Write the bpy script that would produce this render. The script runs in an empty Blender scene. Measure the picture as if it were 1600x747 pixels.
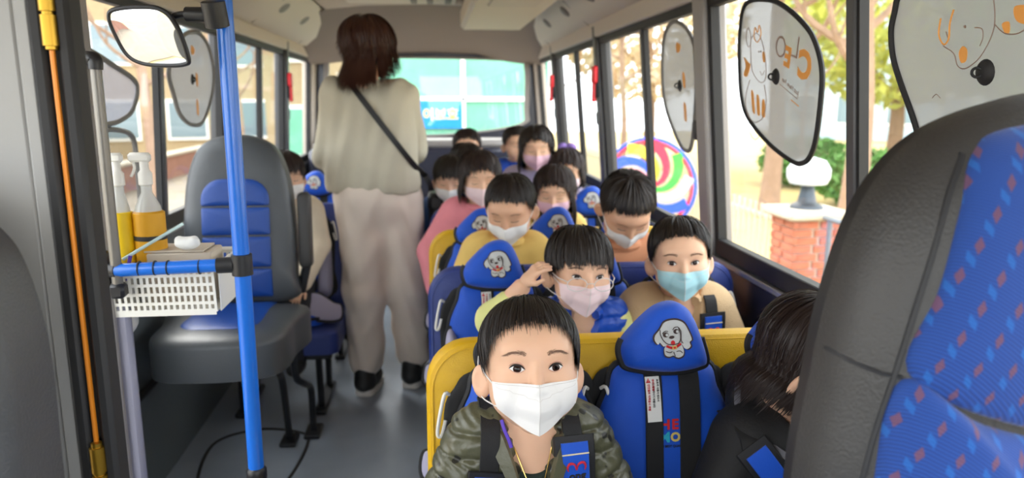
import bpy, math, random
import numpy as np
from mathutils import Vector, Matrix, Euler

random.seed(7); RNG = np.random.default_rng(7)
PI = math.pi
S = bpy.context.scene
C = S.collection
R = math.radians

# ------------------------------------------------------------------ camera, sky, exposure
cam = bpy.data.cameras.new('camera'); camo = bpy.data.objects.new('camera', cam); C.objects.link(camo)
cam.sensor_width = 36.0; cam.lens = 36.0 * 1150 / 1600
cam.clip_start = 0.02; cam.clip_end = 400
camo.location = (0, 0, 1.30)
camo.rotation_euler = (R(90 - 10.758), 0, R(-6.095))
cam.dof.use_dof = True; cam.dof.focus_distance = 1.18; cam.dof.aperture_fstop = 3.8
S.camera = camo
S.view_settings.view_transform = 'Standard'; S.view_settings.look = 'None'
S.view_settings.gamma = 1.0; S.view_settings.use_curve_mapping = False
S.view_settings.exposure = 2.25

W = bpy.data.worlds.new('sky'); S.world = W; W.use_nodes = True
wn = W.node_tree; bg = wn.nodes['Background']
tc = wn.nodes.new('ShaderNodeTexCoord'); nz = wn.nodes.new('ShaderNodeTexNoise')
nz.inputs['Scale'].default_value = 2.2; nz.inputs['Detail'].default_value = 4
rp = wn.nodes.new('ShaderNodeValToRGB')
rp.color_ramp.elements[0].position = 0.3; rp.color_ramp.elements[0].color = (0.86, 0.92, 1.0, 1)
rp.color_ramp.elements[1].position = 0.7; rp.color_ramp.elements[1].color = (1.0, 0.99, 0.97, 1)
wn.links.new(tc.outputs['Generated'], nz.inputs['Vector'])
wn.links.new(nz.outputs['Fac'], rp.inputs['Fac']); wn.links.new(rp.outputs['Color'], bg.inputs['Color'])
bg.inputs['Strength'].default_value = 1.25
sun = bpy.data.lights.new('sun', 'SUN'); suno = bpy.data.objects.new('sun', sun); C.objects.link(suno)
sun.energy = 0.9; sun.angle = R(25); sun.color = (1, 0.96, 0.9)
suno.rotation_euler = (R(48), 0, R(-150))     # hazy high sun, in front of the bus

# ------------------------------------------------------------------ materials
MATS = {}
def mat(name, col, rough=0.5, metal=0.0, bump=0.0, bscale=200.0, vary=0.0, vscale=8.0, spec=0.5, coat=0.0, trans=0.0, sheen=0.0, emit=None, alpha=1.0):
    if name in MATS: return MATS[name]
    m = bpy.data.materials.new(name); m.use_nodes = True
    nt = m.node_tree; b = nt.nodes['Principled BSDF']
    b.inputs['Base Color'].default_value = (*col, 1); b.inputs['Roughness'].default_value = rough
    b.inputs['Metallic'].default_value = metal; b.inputs['Specular IOR Level'].default_value = spec
    b.inputs['Coat Weight'].default_value = coat; b.inputs['Sheen Weight'].default_value = sheen
    b.inputs['Transmission Weight'].default_value = trans
    b.inputs['Alpha'].default_value = alpha
    if emit: b.inputs['Emission Color'].default_value = (*emit[:3], 1); b.inputs['Emission Strength'].default_value = emit[3]
    t = nt.nodes.new('ShaderNodeTexCoord')
    if bump:
        n = nt.nodes.new('ShaderNodeTexNoise'); n.inputs['Scale'].default_value = bscale; n.inputs['Detail'].default_value = 3
        nt.links.new(t.outputs['Object'], n.inputs['Vector'])
        bp = nt.nodes.new('ShaderNodeBump'); bp.inputs['Strength'].default_value = bump; bp.inputs['Distance'].default_value = 0.002
        nt.links.new(n.outputs['Fac'], bp.inputs['Height']); nt.links.new(bp.outputs['Normal'], b.inputs['Normal'])
    if vary:
        n = nt.nodes.new('ShaderNodeTexNoise'); n.inputs['Scale'].default_value = vscale; n.inputs['Detail'].default_value = 4
        nt.links.new(t.outputs['Object'], n.inputs['Vector'])
        mr = nt.nodes.new('ShaderNodeMapRange'); mr.inputs[1].default_value = 0.3; mr.inputs[2].default_value = 0.7
        mr.inputs[3].default_value = 1 - vary; mr.inputs[4].default_value = 1 + vary
        nt.links.new(n.outputs['Fac'], mr.inputs[0])
        mx = nt.nodes.new('ShaderNodeMix'); mx.data_type = 'RGBA'; mx.blend_type = 'MULTIPLY'; mx.inputs[0].default_value = 1
        mx.inputs[6].default_value = (*col, 1); nt.links.new(mr.outputs[0], mx.inputs[7])
        nt.links.new(mx.outputs[2], b.inputs['Base Color'])
    MATS[name] = m
    return m
def srgb(r, g, b): return tuple(((c / 255 + 0.055) / 1.055) ** 2.4 if c > 10 else c / 255 / 12.92 for c in (r, g, b))
def glassmat(name, tint=(1, 1, 1), refl=0.06, rough=0.0):
    m = bpy.data.materials.new(name); m.use_nodes = True; nt = m.node_tree; nt.nodes.clear()
    o = nt.nodes.new('ShaderNodeOutputMaterial'); mx = nt.nodes.new('ShaderNodeMixShader')
    t = nt.nodes.new('ShaderNodeBsdfTransparent'); t.inputs[0].default_value = (*tint, 1)
    g = nt.nodes.new('ShaderNodeBsdfGlossy'); g.inputs['Roughness'].default_value = rough
    mx.inputs[0].default_value = refl
    nt.links.new(t.outputs[0], mx.inputs[1]); nt.links.new(g.outputs[0], mx.inputs[2]); nt.links.new(mx.outputs[0], o.inputs[0])
    MATS[name] = m; return m

# ------------------------------------------------------------------ geometry: every builder returns (V, F)
def A(x): return np.asarray(x, float)
def box(c, s, b=0.0):
    c = A(c); h = A(s) / 2
    if b <= 0:
        V = A([[sx, sy, sz] for sx in (-1, 1) for sy in (-1, 1) for sz in (-1, 1)]) * h
        F = [(0, 1, 3, 2), (4, 6, 7, 5), (0, 4, 5, 1), (2, 3, 7, 6), (0, 2, 6, 4), (1, 5, 7, 3)]
        return V + c, F
    b = min(b, 0.49 * 2 * h.min()); V = []; ix = {}
    for sg in [(x, y, z) for x in (-1, 1) for y in (-1, 1) for z in (-1, 1)]:
        for a in range(3):
            v = [sg[k] * (h[k] - (0 if k == a else b)) for k in range(3)]
            ix[sg + (a,)] = len(V); V.append(v)
    F = []
    for a in range(3):
        o = [k for k in range(3) if k != a]
        for s0 in (-1, 1):
            f = []
            for p, q in ((-1, -1), (1, -1), (1, 1), (-1, 1)):
                sg = [0, 0, 0]; sg[a] = s0; sg[o[0]] = p; sg[o[1]] = q; f.append(ix[tuple(sg) + (a,)])
            F.append(f)
        for p in (-1, 1):
            for q in (-1, 1):
                s1 = [0, 0, 0]; s1[o[0]] = p; s1[o[1]] = q; s2 = list(s1); s1[a] = -1; s2[a] = 1
                F.append([ix[tuple(s1) + (o[0],)], ix[tuple(s2) + (o[0],)], ix[tuple(s2) + (o[1],)], ix[tuple(s1) + (o[1],)]])
    for sg in [(x, y, z) for x in (-1, 1) for y in (-1, 1) for z in (-1, 1)]:
        F.append([ix[sg + (0,)], ix[sg + (1,)], ix[sg + (2,)]])
    V = A(V); out = []
    for f in F:
        p = V[f]; n = np.cross(p[1] - p[0], p[2] - p[0])
        out.append(tuple(f) if n @ p.mean(0) > 0 else tuple(reversed(f)))
    return V + c, out
def frames(P, closed=False):
    P = A(P); n = len(P)
    T = (np.roll(P, -1, 0) - np.roll(P, 1, 0)) if closed else np.gradient(P, axis=0)
    T /= np.linalg.norm(T, axis=1)[:, None] + 1e-12
    up = A([0, 0, 1]) if abs(T[0][2]) < 0.9 else A([1, 0, 0])
    N = np.zeros_like(P); u = np.cross(np.cross(T[0], up), T[0]); N[0] = u / np.linalg.norm(u)
    for i in range(1, n):
        v = N[i - 1] - T[i] * (N[i - 1] @ T[i]); N[i] = v / (np.linalg.norm(v) + 1e-12)
    return P, T, N, np.cross(T, N)
def tube(path, r, n=8, closed=False, cap=True):
    P, T, N, B = frames(path, closed); m = len(P); r = np.broadcast_to(A(r), (m,))
    a = np.arange(n) * 2 * PI / n
    V = (P[:, None] + r[:, None, None] * (np.cos(a)[None, :, None] * N[:, None] + np.sin(a)[None, :, None] * B[:, None])).reshape(-1, 3)
    F = []
    for i in range(m if closed else m - 1):
        j = (i + 1) % m
        for k in range(n):
            l = (k + 1) % n; F.append((i * n + k, i * n + l, j * n + l, j * n + k))
    if cap and not closed: F += [tuple(range(n))[::-1], tuple((m - 1) * n + k for k in range(n))]
    return V, F
def lathe(prof, n=20, c=(0, 0, 0), axis='z'):
    prof = A(prof); a = np.arange(n) * 2 * PI / n; m = len(prof)
    V = np.stack([prof[:, None, 0] * np.cos(a), prof[:, None, 0] * np.sin(a), np.repeat(prof[:, 1:2], n, 1)], -1).reshape(-1, 3)
    if axis == 'y': V = V[:, [0, 2, 1]] * A([1, 1, -1])
    if axis == 'x': V = V[:, [2, 0, 1]]
    F = [(i * n + k, i * n + (k + 1) % n, (i + 1) * n + (k + 1) % n, (i + 1) * n + k) for i in range(m - 1) for k in range(n)]
    F += [tuple(range(n))[::-1], tuple((m - 1) * n + k for k in range(n))]
    return V + A(c), F
def spline(pts, n=40, closed=False):
    P = A(pts); m = len(P); out = []
    segs = m if closed else m - 1; per = max(2, n // segs)
    for i in range(segs):
        if closed: p0, p1, p2, p3 = P[i - 1], P[i], P[(i + 1) % m], P[(i + 2) % m]
        else: p0, p1, p2, p3 = P[max(i - 1, 0)], P[i], P[i + 1], P[min(i + 2, m - 1)]
        for t in np.arange(per) / per:
            out.append(0.5 * (2 * p1 + (p2 - p0) * t + (2 * p0 - 5 * p1 + 4 * p2 - p3) * t * t + (3 * p1 - p0 - 3 * p2 + p3) * t ** 3))
    if not closed: out.append(P[-1])
    return A(out)
def rrect(w, h, r, n=6, c=(0, 0)):
    rr = r if hasattr(r, '__len__') else (r,) * 4; o = []
    for (sx, sy, a0), q in zip(((1, 1, 0), (-1, 1, 90), (-1, -1, 180), (1, -1, 270)), rr):
        for k in range(n + 1):
            a = R(a0 + 90 * k / n); o.append((c[0] + sx * (w / 2 - q) + q * math.cos(a), c[1] + sy * (h / 2 - q) + q * math.sin(a)))
    return A(o)
def ccw(o):
    o = A(o); x, y = o[:, 0], o[:, 1]
    return o if (x * np.roll(y, -1) - y * np.roll(x, -1)).sum() > 0 else o[::-1]
def pad(out, t, edge=0.012, rings=6, p=2.4, back=True, dome=0.0, cen=None, fn=None):
    """pillow on an outline in the xz plane; the front bulges to -y, the back is flat at y=+edge"""
    o = ccw(out); n = len(o); c = o.mean(0) if cen is None else A(cen); V = []
    ss = [1.0, 0.985, 0.95, 0.88, 0.76, 0.58, 0.36, 0.16][:rings + 2]
    for s in ss:
        q = c + (o - c) * s; h = t * (1 - s ** (p * 2)) ** (1 / p) if s < 1 else 0
        for x, z in q: V.append((x, -h - (fn(x, z) * (1 - s ** 6) if fn else 0), z))
    V.append((c[0], -t - (fn(*c) if fn else 0), c[1])); nr = len(ss); F = []
    for i in range(nr - 1):
        for k in range(n):
            l = (k + 1) % n; F.append((i * n + k, i * n + l, (i + 1) * n + l, (i + 1) * n + k))
    for k in range(n): F.append(((nr - 1) * n + k, (nr - 1) * n + (k + 1) % n, nr * n))
    if back:
        b0 = len(V)
        for x, z in o: V.append((x, edge, z))
        for k in range(n): l = (k + 1) % n; F.append((b0 + k, b0 + l, l, k))
        F.append(tuple(b0 + k for k in range(n))[::-1])
    return A(V), F
def prism(out, d, y0=0.0):
    o = ccw(out); n = len(o)
    V = [(x, y0, z) for x, z in o] + [(x, y0 + d, z) for x, z in o]
    F = [tuple(range(n)), tuple(range(n, 2 * n))[::-1]] + [(k + n, (k + 1) % n + n, (k + 1) % n, k) for k in range(n)]
    return A(V), F
def ribbon(path, nrm, w, t):
    """strap of rectangular section; nrm = outward normal(s)"""
    P = A(path); m = len(P); T = np.gradient(P, axis=0); T /= np.linalg.norm(T, axis=1)[:, None]
    N = np.broadcast_to(A(nrm), P.shape); B = np.cross(T, N); B /= np.linalg.norm(B, axis=1)[:, None]; N = np.cross(B, T)
    w = np.broadcast_to(A(w), (m,))[:, None]
    V = np.stack([P - B * w / 2, P - B * w * 0.46 + N * t, P + B * w * 0.46 + N * t, P + B * w / 2], 1).reshape(-1, 3); F = []
    for i in range(m - 1):
        for k in range(4):
            l = (k + 1) % 4; F.append((i * 4 + k, i * 4 + l, i * 4 + 4 + l, i * 4 + 4 + k))
    F += [(3, 2, 1, 0), tuple((m - 1) * 4 + k for k in range(4))]
    return V, F
def xf(g, M=None, loc=(0, 0, 0), rot=(0, 0, 0), sc=1.0):
    """transform a geometry"""
    V = A(g[0]) * sc
    m = np.array(M.to_3x3()) if M is not None else np.array(Euler(rot).to_matrix())
    return (V @ m.T + A(loc),) + tuple(g[1:])
def join(gs):
    V = []; F = []; I = []; o = 0
    for g in gs:
        v, f = g[0], g[1]; mi = g[2] if len(g) > 2 else 0
        V.append(A(v)); F += [tuple(int(q) + o for q in p) for p in f]; I += [mi] * len(f) if np.isscalar(mi) else list(mi); o += len(v)
    return np.concatenate(V), F, I
# ------------------------------------------------------------------ objects
def mk(name, gs, mats, parent=None, smooth=40, kind=None):
    if isinstance(gs, tuple): gs = [gs]
    V, F, I = join(gs)
    me = bpy.data.meshes.new(name); me.from_pydata(V.tolist(), [], F)
    for m in (mats if isinstance(mats, (list, tuple)) else [mats]): me.materials.append(m)
    if any(I): me.polygons.foreach_set('material_index', I)
    if smooth:
        me.polygons.foreach_set('use_smooth', [True] * len(F))
        if smooth < 180: me.set_sharp_from_angle(angle=R(smooth))
    me.update()
    o = bpy.data.objects.new(name, me); C.objects.link(o)
    if parent: o.parent = parent
    if kind: o['kind'] = kind
    return o
def tag(o, label=None, cat=None, group=None, kind=None):
    if label: o['label'] = label
    if cat: o['category'] = cat
    if group: o['group'] = group
    if kind: o['kind'] = kind
    return o
def thing(name, label, cat, loc=(0, 0, 0), rot=(0, 0, 0), group=None, kind=None):
    o = bpy.data.objects.new(name, None); C.objects.link(o); o.empty_display_size = 0.05
    o.location = loc; o.rotation_euler = rot
    return tag(o, label, cat, group, kind)
KIDS = {}
def copy_tree(o, parent=None):
    c = o.copy(); C.objects.link(c); c.parent = parent
    for ch in list(o.children): copy_tree(ch, c)
    return c
def text(s, size=0.02, bold=0.0, ext=0.0003, align='CENTER', sx=1.0):
    """flat lettering in the xz plane, facing -y"""
    cu = bpy.data.curves.new('lettering', 'FONT'); cu.body = s; cu.size = size; cu.extrude = ext; cu.offset = bold
    cu.align_x = align; cu.align_y = 'CENTER'; cu.resolution_u = 3
    o = bpy.data.objects.new('lettering', cu); C.objects.link(o)
    dg = bpy.context.evaluated_depsgraph_get(); me = o.evaluated_get(dg).to_mesh()
    V = A([v.co[:] for v in me.vertices]).reshape(-1, 3); F = [tuple(p.vertices) for p in me.polygons]
    o.evaluated_get(dg).to_mesh_clear(); bpy.data.objects.remove(o); bpy.data.curves.remove(cu)
    return np.stack([V[:, 0] * sx, -V[:, 2], V[:, 1]], 1), F

# ------------------------------------------------------------------ signed distance bodies
def ell(c, r, rot=None, k=0.02, sub=False): return ('e', A(c), A(r), None if rot is None else np.array(Euler(rot).to_matrix()), k, sub)
def cap(a, b, ra, rb=None, k=0.02, sub=False): return ('c', A(a), A(b), (ra, ra if rb is None else rb), k, sub)
def _pd(p, X, Y, Z):
    if p[0] == 'e':
        x, y, z = X - p[1][0], Y - p[1][1], Z - p[1][2]
        if p[3] is not None:
            m = p[3]; x, y, z = m[0, 0] * x + m[1, 0] * y + m[2, 0] * z, m[0, 1] * x + m[1, 1] * y + m[2, 1] * z, m[0, 2] * x + m[1, 2] * y + m[2, 2] * z
        r = p[2]; k0 = np.sqrt((x / r[0]) ** 2 + (y / r[1]) ** 2 + (z / r[2]) ** 2)
        k1 = np.sqrt((x / r[0] ** 2) ** 2 + (y / r[1] ** 2) ** 2 + (z / r[2] ** 2) ** 2) + 1e-9
        return k0 * (k0 - 1) / k1
    a, b = p[1], p[2]; ra, rb = p[3]; d = b - a; x, y, z = X - a[0], Y - a[1], Z - a[2]
    h = np.clip((x * d[0] + y * d[1] + z * d[2]) / (d @ d + 1e-12), 0, 1)
    return np.sqrt((x - h * d[0]) ** 2 + (y - h * d[1]) ** 2 + (z - h * d[2]) ** 2) - (ra + (rb - ra) * h)
def _mix(d, q, k, sub):
    if sub:
        q = -q
        if k <= 0: return np.maximum(d, q)
        h = np.maximum(k - np.abs(d - q), 0) / k; return np.maximum(d, q) + h * h * k / 4
    if k <= 0: return np.minimum(d, q)
    h = np.maximum(k - np.abs(d - q), 0) / k; return np.minimum(d, q) - h * h * k / 4
def sdf(prims, P):
    P = A(P); d = np.full(P.shape[:-1], 9.0)
    for p in prims: d = _mix(d, _pd(p, P[..., 0], P[..., 1], P[..., 2]), p[-2], p[-1])
    return d
def _bb(p):
    if p[0] == 'e':
        r = p[2].max() if p[3] is not None else p[2]; return p[1] - r, p[1] + r
    r = max(p[3]); return np.minimum(p[1], p[2]) - r, np.maximum(p[1], p[2]) + r
def inflate(prims, t):
    o = []
    for p in prims:
        if p[-1]: o.append(p); continue
        o.append((p[0], p[1], p[2] + t, p[3], p[4], p[5]) if p[0] == 'e' else (p[0], p[1], p[2], (p[3][0] + t, p[3][1] + t), p[4], p[5]))
    return o
def nets(prims, h):
    lo = np.min([_bb(p)[0] for p in prims if not p[-1]], 0) - 4 * h; hi = np.max([_bb(p)[1] for p in prims if not p[-1]], 0) + 4 * h
    n = np.ceil((hi - lo) / h).astype(int) + 1; ax = [lo[i] + h * np.arange(n[i]) for i in range(3)]
    d = np.full(n, 1.0)
    for p in prims:
        a, b = _bb(p); m = 3 * h + p[-2]
        i0 = np.maximum(((a - m - lo) / h).astype(int), 0); i1 = np.minimum(((b + m - lo) / h).astype(int) + 2, n)
        if (i1 <= i0).any(): continue
        sl = tuple(slice(i0[i], i1[i]) for i in range(3))
        d[sl] = _mix(d[sl], _pd(p, ax[0][sl[0]][:, None, None], ax[1][sl[1]][None, :, None], ax[2][sl[2]][None, None, :]), p[-2], p[-1])
    s = d < 0
    cs = sum(s[i:n[0] - 1 + i, j:n[1] - 1 + j, k:n[2] - 1 + k].astype(np.int8) for i in (0, 1) for j in (0, 1) for k in (0, 1))
    act = (cs > 0) & (cs < 8); ids = np.full(act.shape, -1); ix = np.argwhere(act); ids[act] = np.arange(len(ix))
    acc = np.zeros((len(ix), 3)); cnt = np.zeros(len(ix))
    cor = [(i, j, k) for i in (0, 1) for j in (0, 1) for k in (0, 1)]
    for c0 in cor:
        for a in range(3):
            if c0[a]: continue
            c1 = list(c0); c1[a] = 1; p0 = ix + A(c0).astype(int); p1 = ix + A(c1).astype(int)
            d0 = d[p0[:, 0], p0[:, 1], p0[:, 2]]; d1 = d[p1[:, 0], p1[:, 1], p1[:, 2]]; m = (d0 < 0) != (d1 < 0)
            t = np.where(m, d0 / np.where(m, d0 - d1, 1), 0); pos = A(c0)[None] + (A(c1) - A(c0))[None] * t[:, None]
            acc[m] += pos[m]; cnt += m
    V = (ix + acc / cnt[:, None]) * h + lo; Q = []
    def quads(m, f, cells):
        e = np.argwhere(m); fl = f[m]
        q = np.stack([ids[tuple((e + o).T)] for o in cells], 1)
        q[~fl] = q[~fl][:, ::-1]; Q.append(q)
    a, b = s[:-1, 1:-1, 1:-1], s[1:, 1:-1, 1:-1]; quads(a != b, a, [(0, 0, 0), (0, 1, 0), (0, 1, 1), (0, 0, 1)])
    a, b = s[1:-1, :-1, 1:-1], s[1:-1, 1:, 1:-1]; quads(a != b, a, [(0, 0, 0), (0, 0, 1), (1, 0, 1), (1, 0, 0)])
    a, b = s[1:-1, 1:-1, :-1], s[1:-1, 1:-1, 1:]; quads(a != b, a, [(0, 0, 0), (1, 0, 0), (1, 1, 0), (0, 1, 0)])
    return V, np.concatenate(Q).tolist()
def normals(prims, V, e=0.002):
    g = np.stack([sdf(prims, V + A(o) * e) - sdf(prims, V - A(o) * e) for o in ((1, 0, 0), (0, 1, 0), (0, 0, 1))], -1)
    return g / (np.linalg.norm(g, axis=-1)[..., None] + 1e-9)
# ================================================================== the bus shell
M_trim = mat('trim_beige', srgb(196, 186, 174), 0.55, bump=0.15, bscale=300)
M_ceil = mat('ceiling_cloth', srgb(188, 176, 164), 0.85, bump=0.2, bscale=400, vary=0.04, vscale=5)
M_ceil2 = mat('ceiling_panel', srgb(204, 194, 180), 0.6, bump=0.1, bscale=300)
M_dome = mat('shaded_dome_cloth', srgb(128, 117, 110), 0.9, bump=0.2, bscale=400)  # shade at the rear painted into the lining colour, darker than the ceiling cloth
M_rubber = mat('black_rubber', (0.012, 0.012, 0.013), 0.6)
M_frame = mat('window_frame_grey', srgb(78, 78, 80), 0.45)
M_alu = mat('aluminium', srgb(170, 172, 175), 0.35, 0.6)
M_wallR = mat('side_panel_navy', srgb(54, 55, 68), 0.22, bump=0.08, bscale=60, spec=0.6)
M_wallL = mat('side_panel_grey', srgb(92, 100, 104), 0.5, bump=0.15, bscale=300)
M_pil = mat('pillar_trim', srgb(150, 145, 142), 0.5)
M_floor = mat('floor_vinyl', srgb(146, 156, 168), 0.27, bump=0.12, bscale=500, vary=0.10, vscale=3.0)
M_black = mat('black_plastic', (0.015, 0.015, 0.017), 0.4)
M_glass = glassmat('window_glass', (0.97, 0.98, 0.98), 0.05)
M_grille = mat('vent_grey', srgb(120, 112, 104), 0.6)

SIDE = {'r': (0.90, 0.845, -0.09, 1), 'l': (-0.95, 0.875, 0.05, -1)}
def wx(s, z):
    x0, z0, ln, sg = SIDE[s]; return x0 + ln * max(z - z0, 0)
def sbox(s, n0, n1, y0, y1, z0, z1, b=0.003):
    """box on a side wall: n = depth into the cabin; leans with the wall"""
    x0, zz, ln, sg = SIDE[s]
    V, F = box(((n0 + n1) / 2, (y0 + y1) / 2, (z0 + z1) / 2), (n1 - n0, y1 - y0, z1 - z0), b)
    V = V.copy(); V[:, 0] = x0 + ln * np.maximum(V[:, 2] - zz, 0) - sg * V[:, 0]
    return V, ([f[::-1] for f in F] if sg > 0 else F)

YR, YF = 6.0, -0.85
mk('floor', [box((-0.02, (YR + YF) / 2, -0.03), (1.98, YR - YF, 0.06))], M_floor, kind='structure')
# floor hatch outline and step edge
h = spline([(-0.80, 2.35), (-0.86, 2.72), (-0.72, 2.84), (-0.55, 2.80), (-0.50, 2.70), (-0.53, 2.40), (-0.62, 2.28)], 60, True)
mk('trim_1', tube([(x, y, 0.001) for x, y in h], 0.006, 6, True), M_rubber, kind='structure')

# ---- right wall
wr = mk('wall_right', [box((0.925, (YR + YF) / 2, 0.41), (0.05, YR - YF, 0.83), 0.004)], M_wallR, kind='structure')
mk('ledge', [sbox('r', -0.04, 0.022, YF, YR, 0.795, 0.812, 0.003)], M_alu, wr)
mk('panel_groove', [box((0.897, 2.6, 0.62), (0.008, 6.4, 0.012), 0.003)], M_rubber, wr)
mk('header', [sbox('r', -0.05, 0.03, YF, YR, 1.60, 1.68, 0.006)], M_trim, wr)
for y0, y1, m in ((2.215, 2.30, M_pil), (3.675, 3.745, M_frame), (5.02, 5.085, M_frame), (5.86, 6.0, M_trim), (-0.30, -0.2, M_trim)):
    mk('pillar', [sbox('r', -0.05, 0.03, y0, y1, 0.80, 1.66, 0.008)], m, wr)
# ---- left wall
wl = mk('wall_left', [box((-0.975, (YR + 1.72) / 2, 0.42), (0.05, YR - 1.72, 0.85), 0.004)], M_wallL, kind='structure')
mk('ledge', [sbox('l', -0.04, 0.02, 1.75, YR, 0.83, 0.848, 0.003)], M_alu, wl)
mk('header', [sbox('l', -0.05, 0.03, YF, YR, 1.60, 1.68, 0.006)], M_trim, wl)
for y0, y1, m in ((1.70, 1.78, M_pil), (3.43, 3.50, M_frame), (4.80, 4.87, M_frame), (5.82, 6.0, M_trim)):
    mk('pillar', [sbox('l', -0.05, 0.03, y0, y1, 0.83, 1.66, 0.008)], m, wl)
mk('rail', tube([(-0.935, 1.74, 0.36), (-0.935, 3.2, 0.40)], 0.012, 8), M_rubber, wl)

def window(s, n, y0, y1, ym, zb, zt=1.60):
    """sliding window: frame, two panes, mullion, latch"""
    r = thing('window_%d' % n, None, None, (0, 0, 0), kind='structure')
    mk('frame', [sbox(s, -0.02, 0.012, y0, y1, zb - 0.03, zb + 0.022), sbox(s, -0.02, 0.012, y0, y1, zt - 0.03, zt + 0.01),
                 sbox(s, -0.02, 0.012, y0, y0 + 0.03, zb, zt), sbox(s, -0.02, 0.012, y1 - 0.03, y1, zb, zt)], M_rubber, r)
    if ym:
        mk('mullion', [sbox(s, -0.015, 0.010, ym - 0.016, ym + 0.016, zb, zt)], M_frame, r)
        mk('mullion_seal', [sbox(s, -0.018, 0.004, ym - 0.024, ym + 0.024, zb, zt, 0.001)], M_rubber, r)
        for a, b, d in ((y0 + 0.02, ym, -0.012), (ym, y1 - 0.02, -0.006)):
            mk('pane', [sbox(s, d - 0.003, d, a, b, zb, zt, 0)], M_glass, r, 0)
    else: mk('pane', [sbox(s, -0.012, -0.009, y0 + 0.02, y1 - 0.02, zb, zt, 0)], M_glass, r, 0)
    mk('latch', [sbox(s, 0.008, 0.030, y0 + 0.012, y0 + 0.046, 1.17, 1.235, 0.005)], M_black, r)
    return r
window('r', 1, -0.20, 2.225, 1.45, 0.845)
window('r', 2, 2.29, 3.685, 2.95, 0.845)
window('r', 3, 3.735, 5.03, 4.345, 0.845)
window('r', 4, 5.075, 5.87, None, 0.845)
window('l', 5, 1.77, 3.44, 2.69, 0.875)
window('l', 6, 3.49, 4.81, 4.20, 0.875)
window('l', 7, 4.86, 5.83, None, 0.875)

# ---- ceiling: a bowed roof lining with duct flanks, dropping to the rear dome
def loft(secs, flip=False):
    m = len(secs[0]); V = np.concatenate([A(s) for s in secs]); F = []
    for i in range(len(secs) - 1):
        for k in range(m - 1):
            f = (i * m + k, i * m + k + 1, (i + 1) * m + k + 1, (i + 1) * m + k); F.append(f[::-1] if flip else f)
    return V, F
prof = [(-0.62, 1.825), (-0.4, 1.85), (0, 1.862), (0.35, 1.85), (0.60, 1.825)]
secs = [[(x, y, z) for x, z in prof] for y in (YF, 1.5, 3.5, 4.65)]
secs2 = [[(x, y, z + 0.035) for x, z in prof] for y in (YF, 1.5, 3.5, 4.65)]
ce = mk('ceiling', [loft(secs), loft(secs2, True)], M_ceil, kind='structure')
fl_r = [(0.62, 1.83), (0.655, 1.795), (0.735, 1.715), (0.80, 1.665), (0.845, 1.655)]
fl_l = [(-0.64, 1.83), (-0.675, 1.795), (-0.77, 1.715), (-0.86, 1.665), (-0.93, 1.655)]
for nm, fl, fp in (('r', fl_r, True), ('l', fl_l, False)):
    du = mk('air_duct', [loft([[(x, y, z) for x, z in fl] for y in (YF, 2, 4, 5.9)], not fp),
                         loft([[(x * 1.04, y, z + 0.04) for x, z in fl] for y in (YF, 2, 4, 5.9)], fp)], M_ceil2, ce)
    (x0, z0), (x1, z1) = fl[1], fl[2]; ang = math.atan2(z1 - z0, x1 - x0)
    for y in (1.55, 2.15, 2.75, 3.35, 3.95, 4.55):
        g = lathe([(0.001, 0.004), (0.05, 0.005), (0.062, 0.0)], 18); g = (g[0] * A([0.55, 1.0, 1.0]), g[1])
        g = xf(g, rot=(PI, 0, 0)); g = xf(g, rot=(0, -ang, 0), loc=((x0 * .45 + x1 * .55), y, (z0 * .45 + z1 * .55) - 0.002))
        v = mk('air_vent', g, M_grille, du)
    for y in (1.1, 2.45, 3.8, 5.1):   # panel joints
        a = A([x0 * 0.9 + x1 * .1, y, z0 * .9 + z1 * .1 - 0.001]); b = A([fl[3][0], y, fl[3][1] - 0.001])
        mk('panel_joint', tube([a, b], 0.003, 5), M_grille, du)
dome = [[(x, y, z - d * (1 if abs(x) > .5 else .86)) for x, z in [(-0.90, 1.70)] + prof + [(0.84, 1.70)]] for y, d in ((4.65, 0), (5.0, 0.02), (5.4, 0.07), (5.75, 0.16), (5.95, 0.235))]
for s_ in dome:
    for i in (0, -1): s_[i] = (s_[i][0], s_[i][1], max(1.56, s_[i][2] + 0.02))
mk('rear_dome', [loft(dome), loft([[(x, y, z + 0.03) for x, y, z in s_] for s_ in dome], True)], M_dome, ce)
# central lamp panel with slots and the lowered air conditioning housing
lp = mk('lamp_panel', [box((-0.16, 4.05, 1.848), (0.62, 0.8, 0.02), 0.006)], M_ceil2, ce)
for x in (-0.09, 0.0, 0.02 + 0.08): mk('lamp_slot', [box((x, 4.30, 1.834), (0.035, 0.16, 0.006), 0.002)], M_grille, lp)
ac = thing('air_conditioner', 'flat beige air conditioning housing hanging from the ceiling at right', 'air conditioner', (0.37, 3.4, 1.84))
mk('housing', [box((0, 0, -0.065), (0.38, 2.5, 0.12), 0.02)], M_ceil2, ac)
mk('intake_grille', [box((0, -0.3, -0.127), (0.22, 0.7, 0.006), 0.002)], M_trim, ac)

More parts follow.
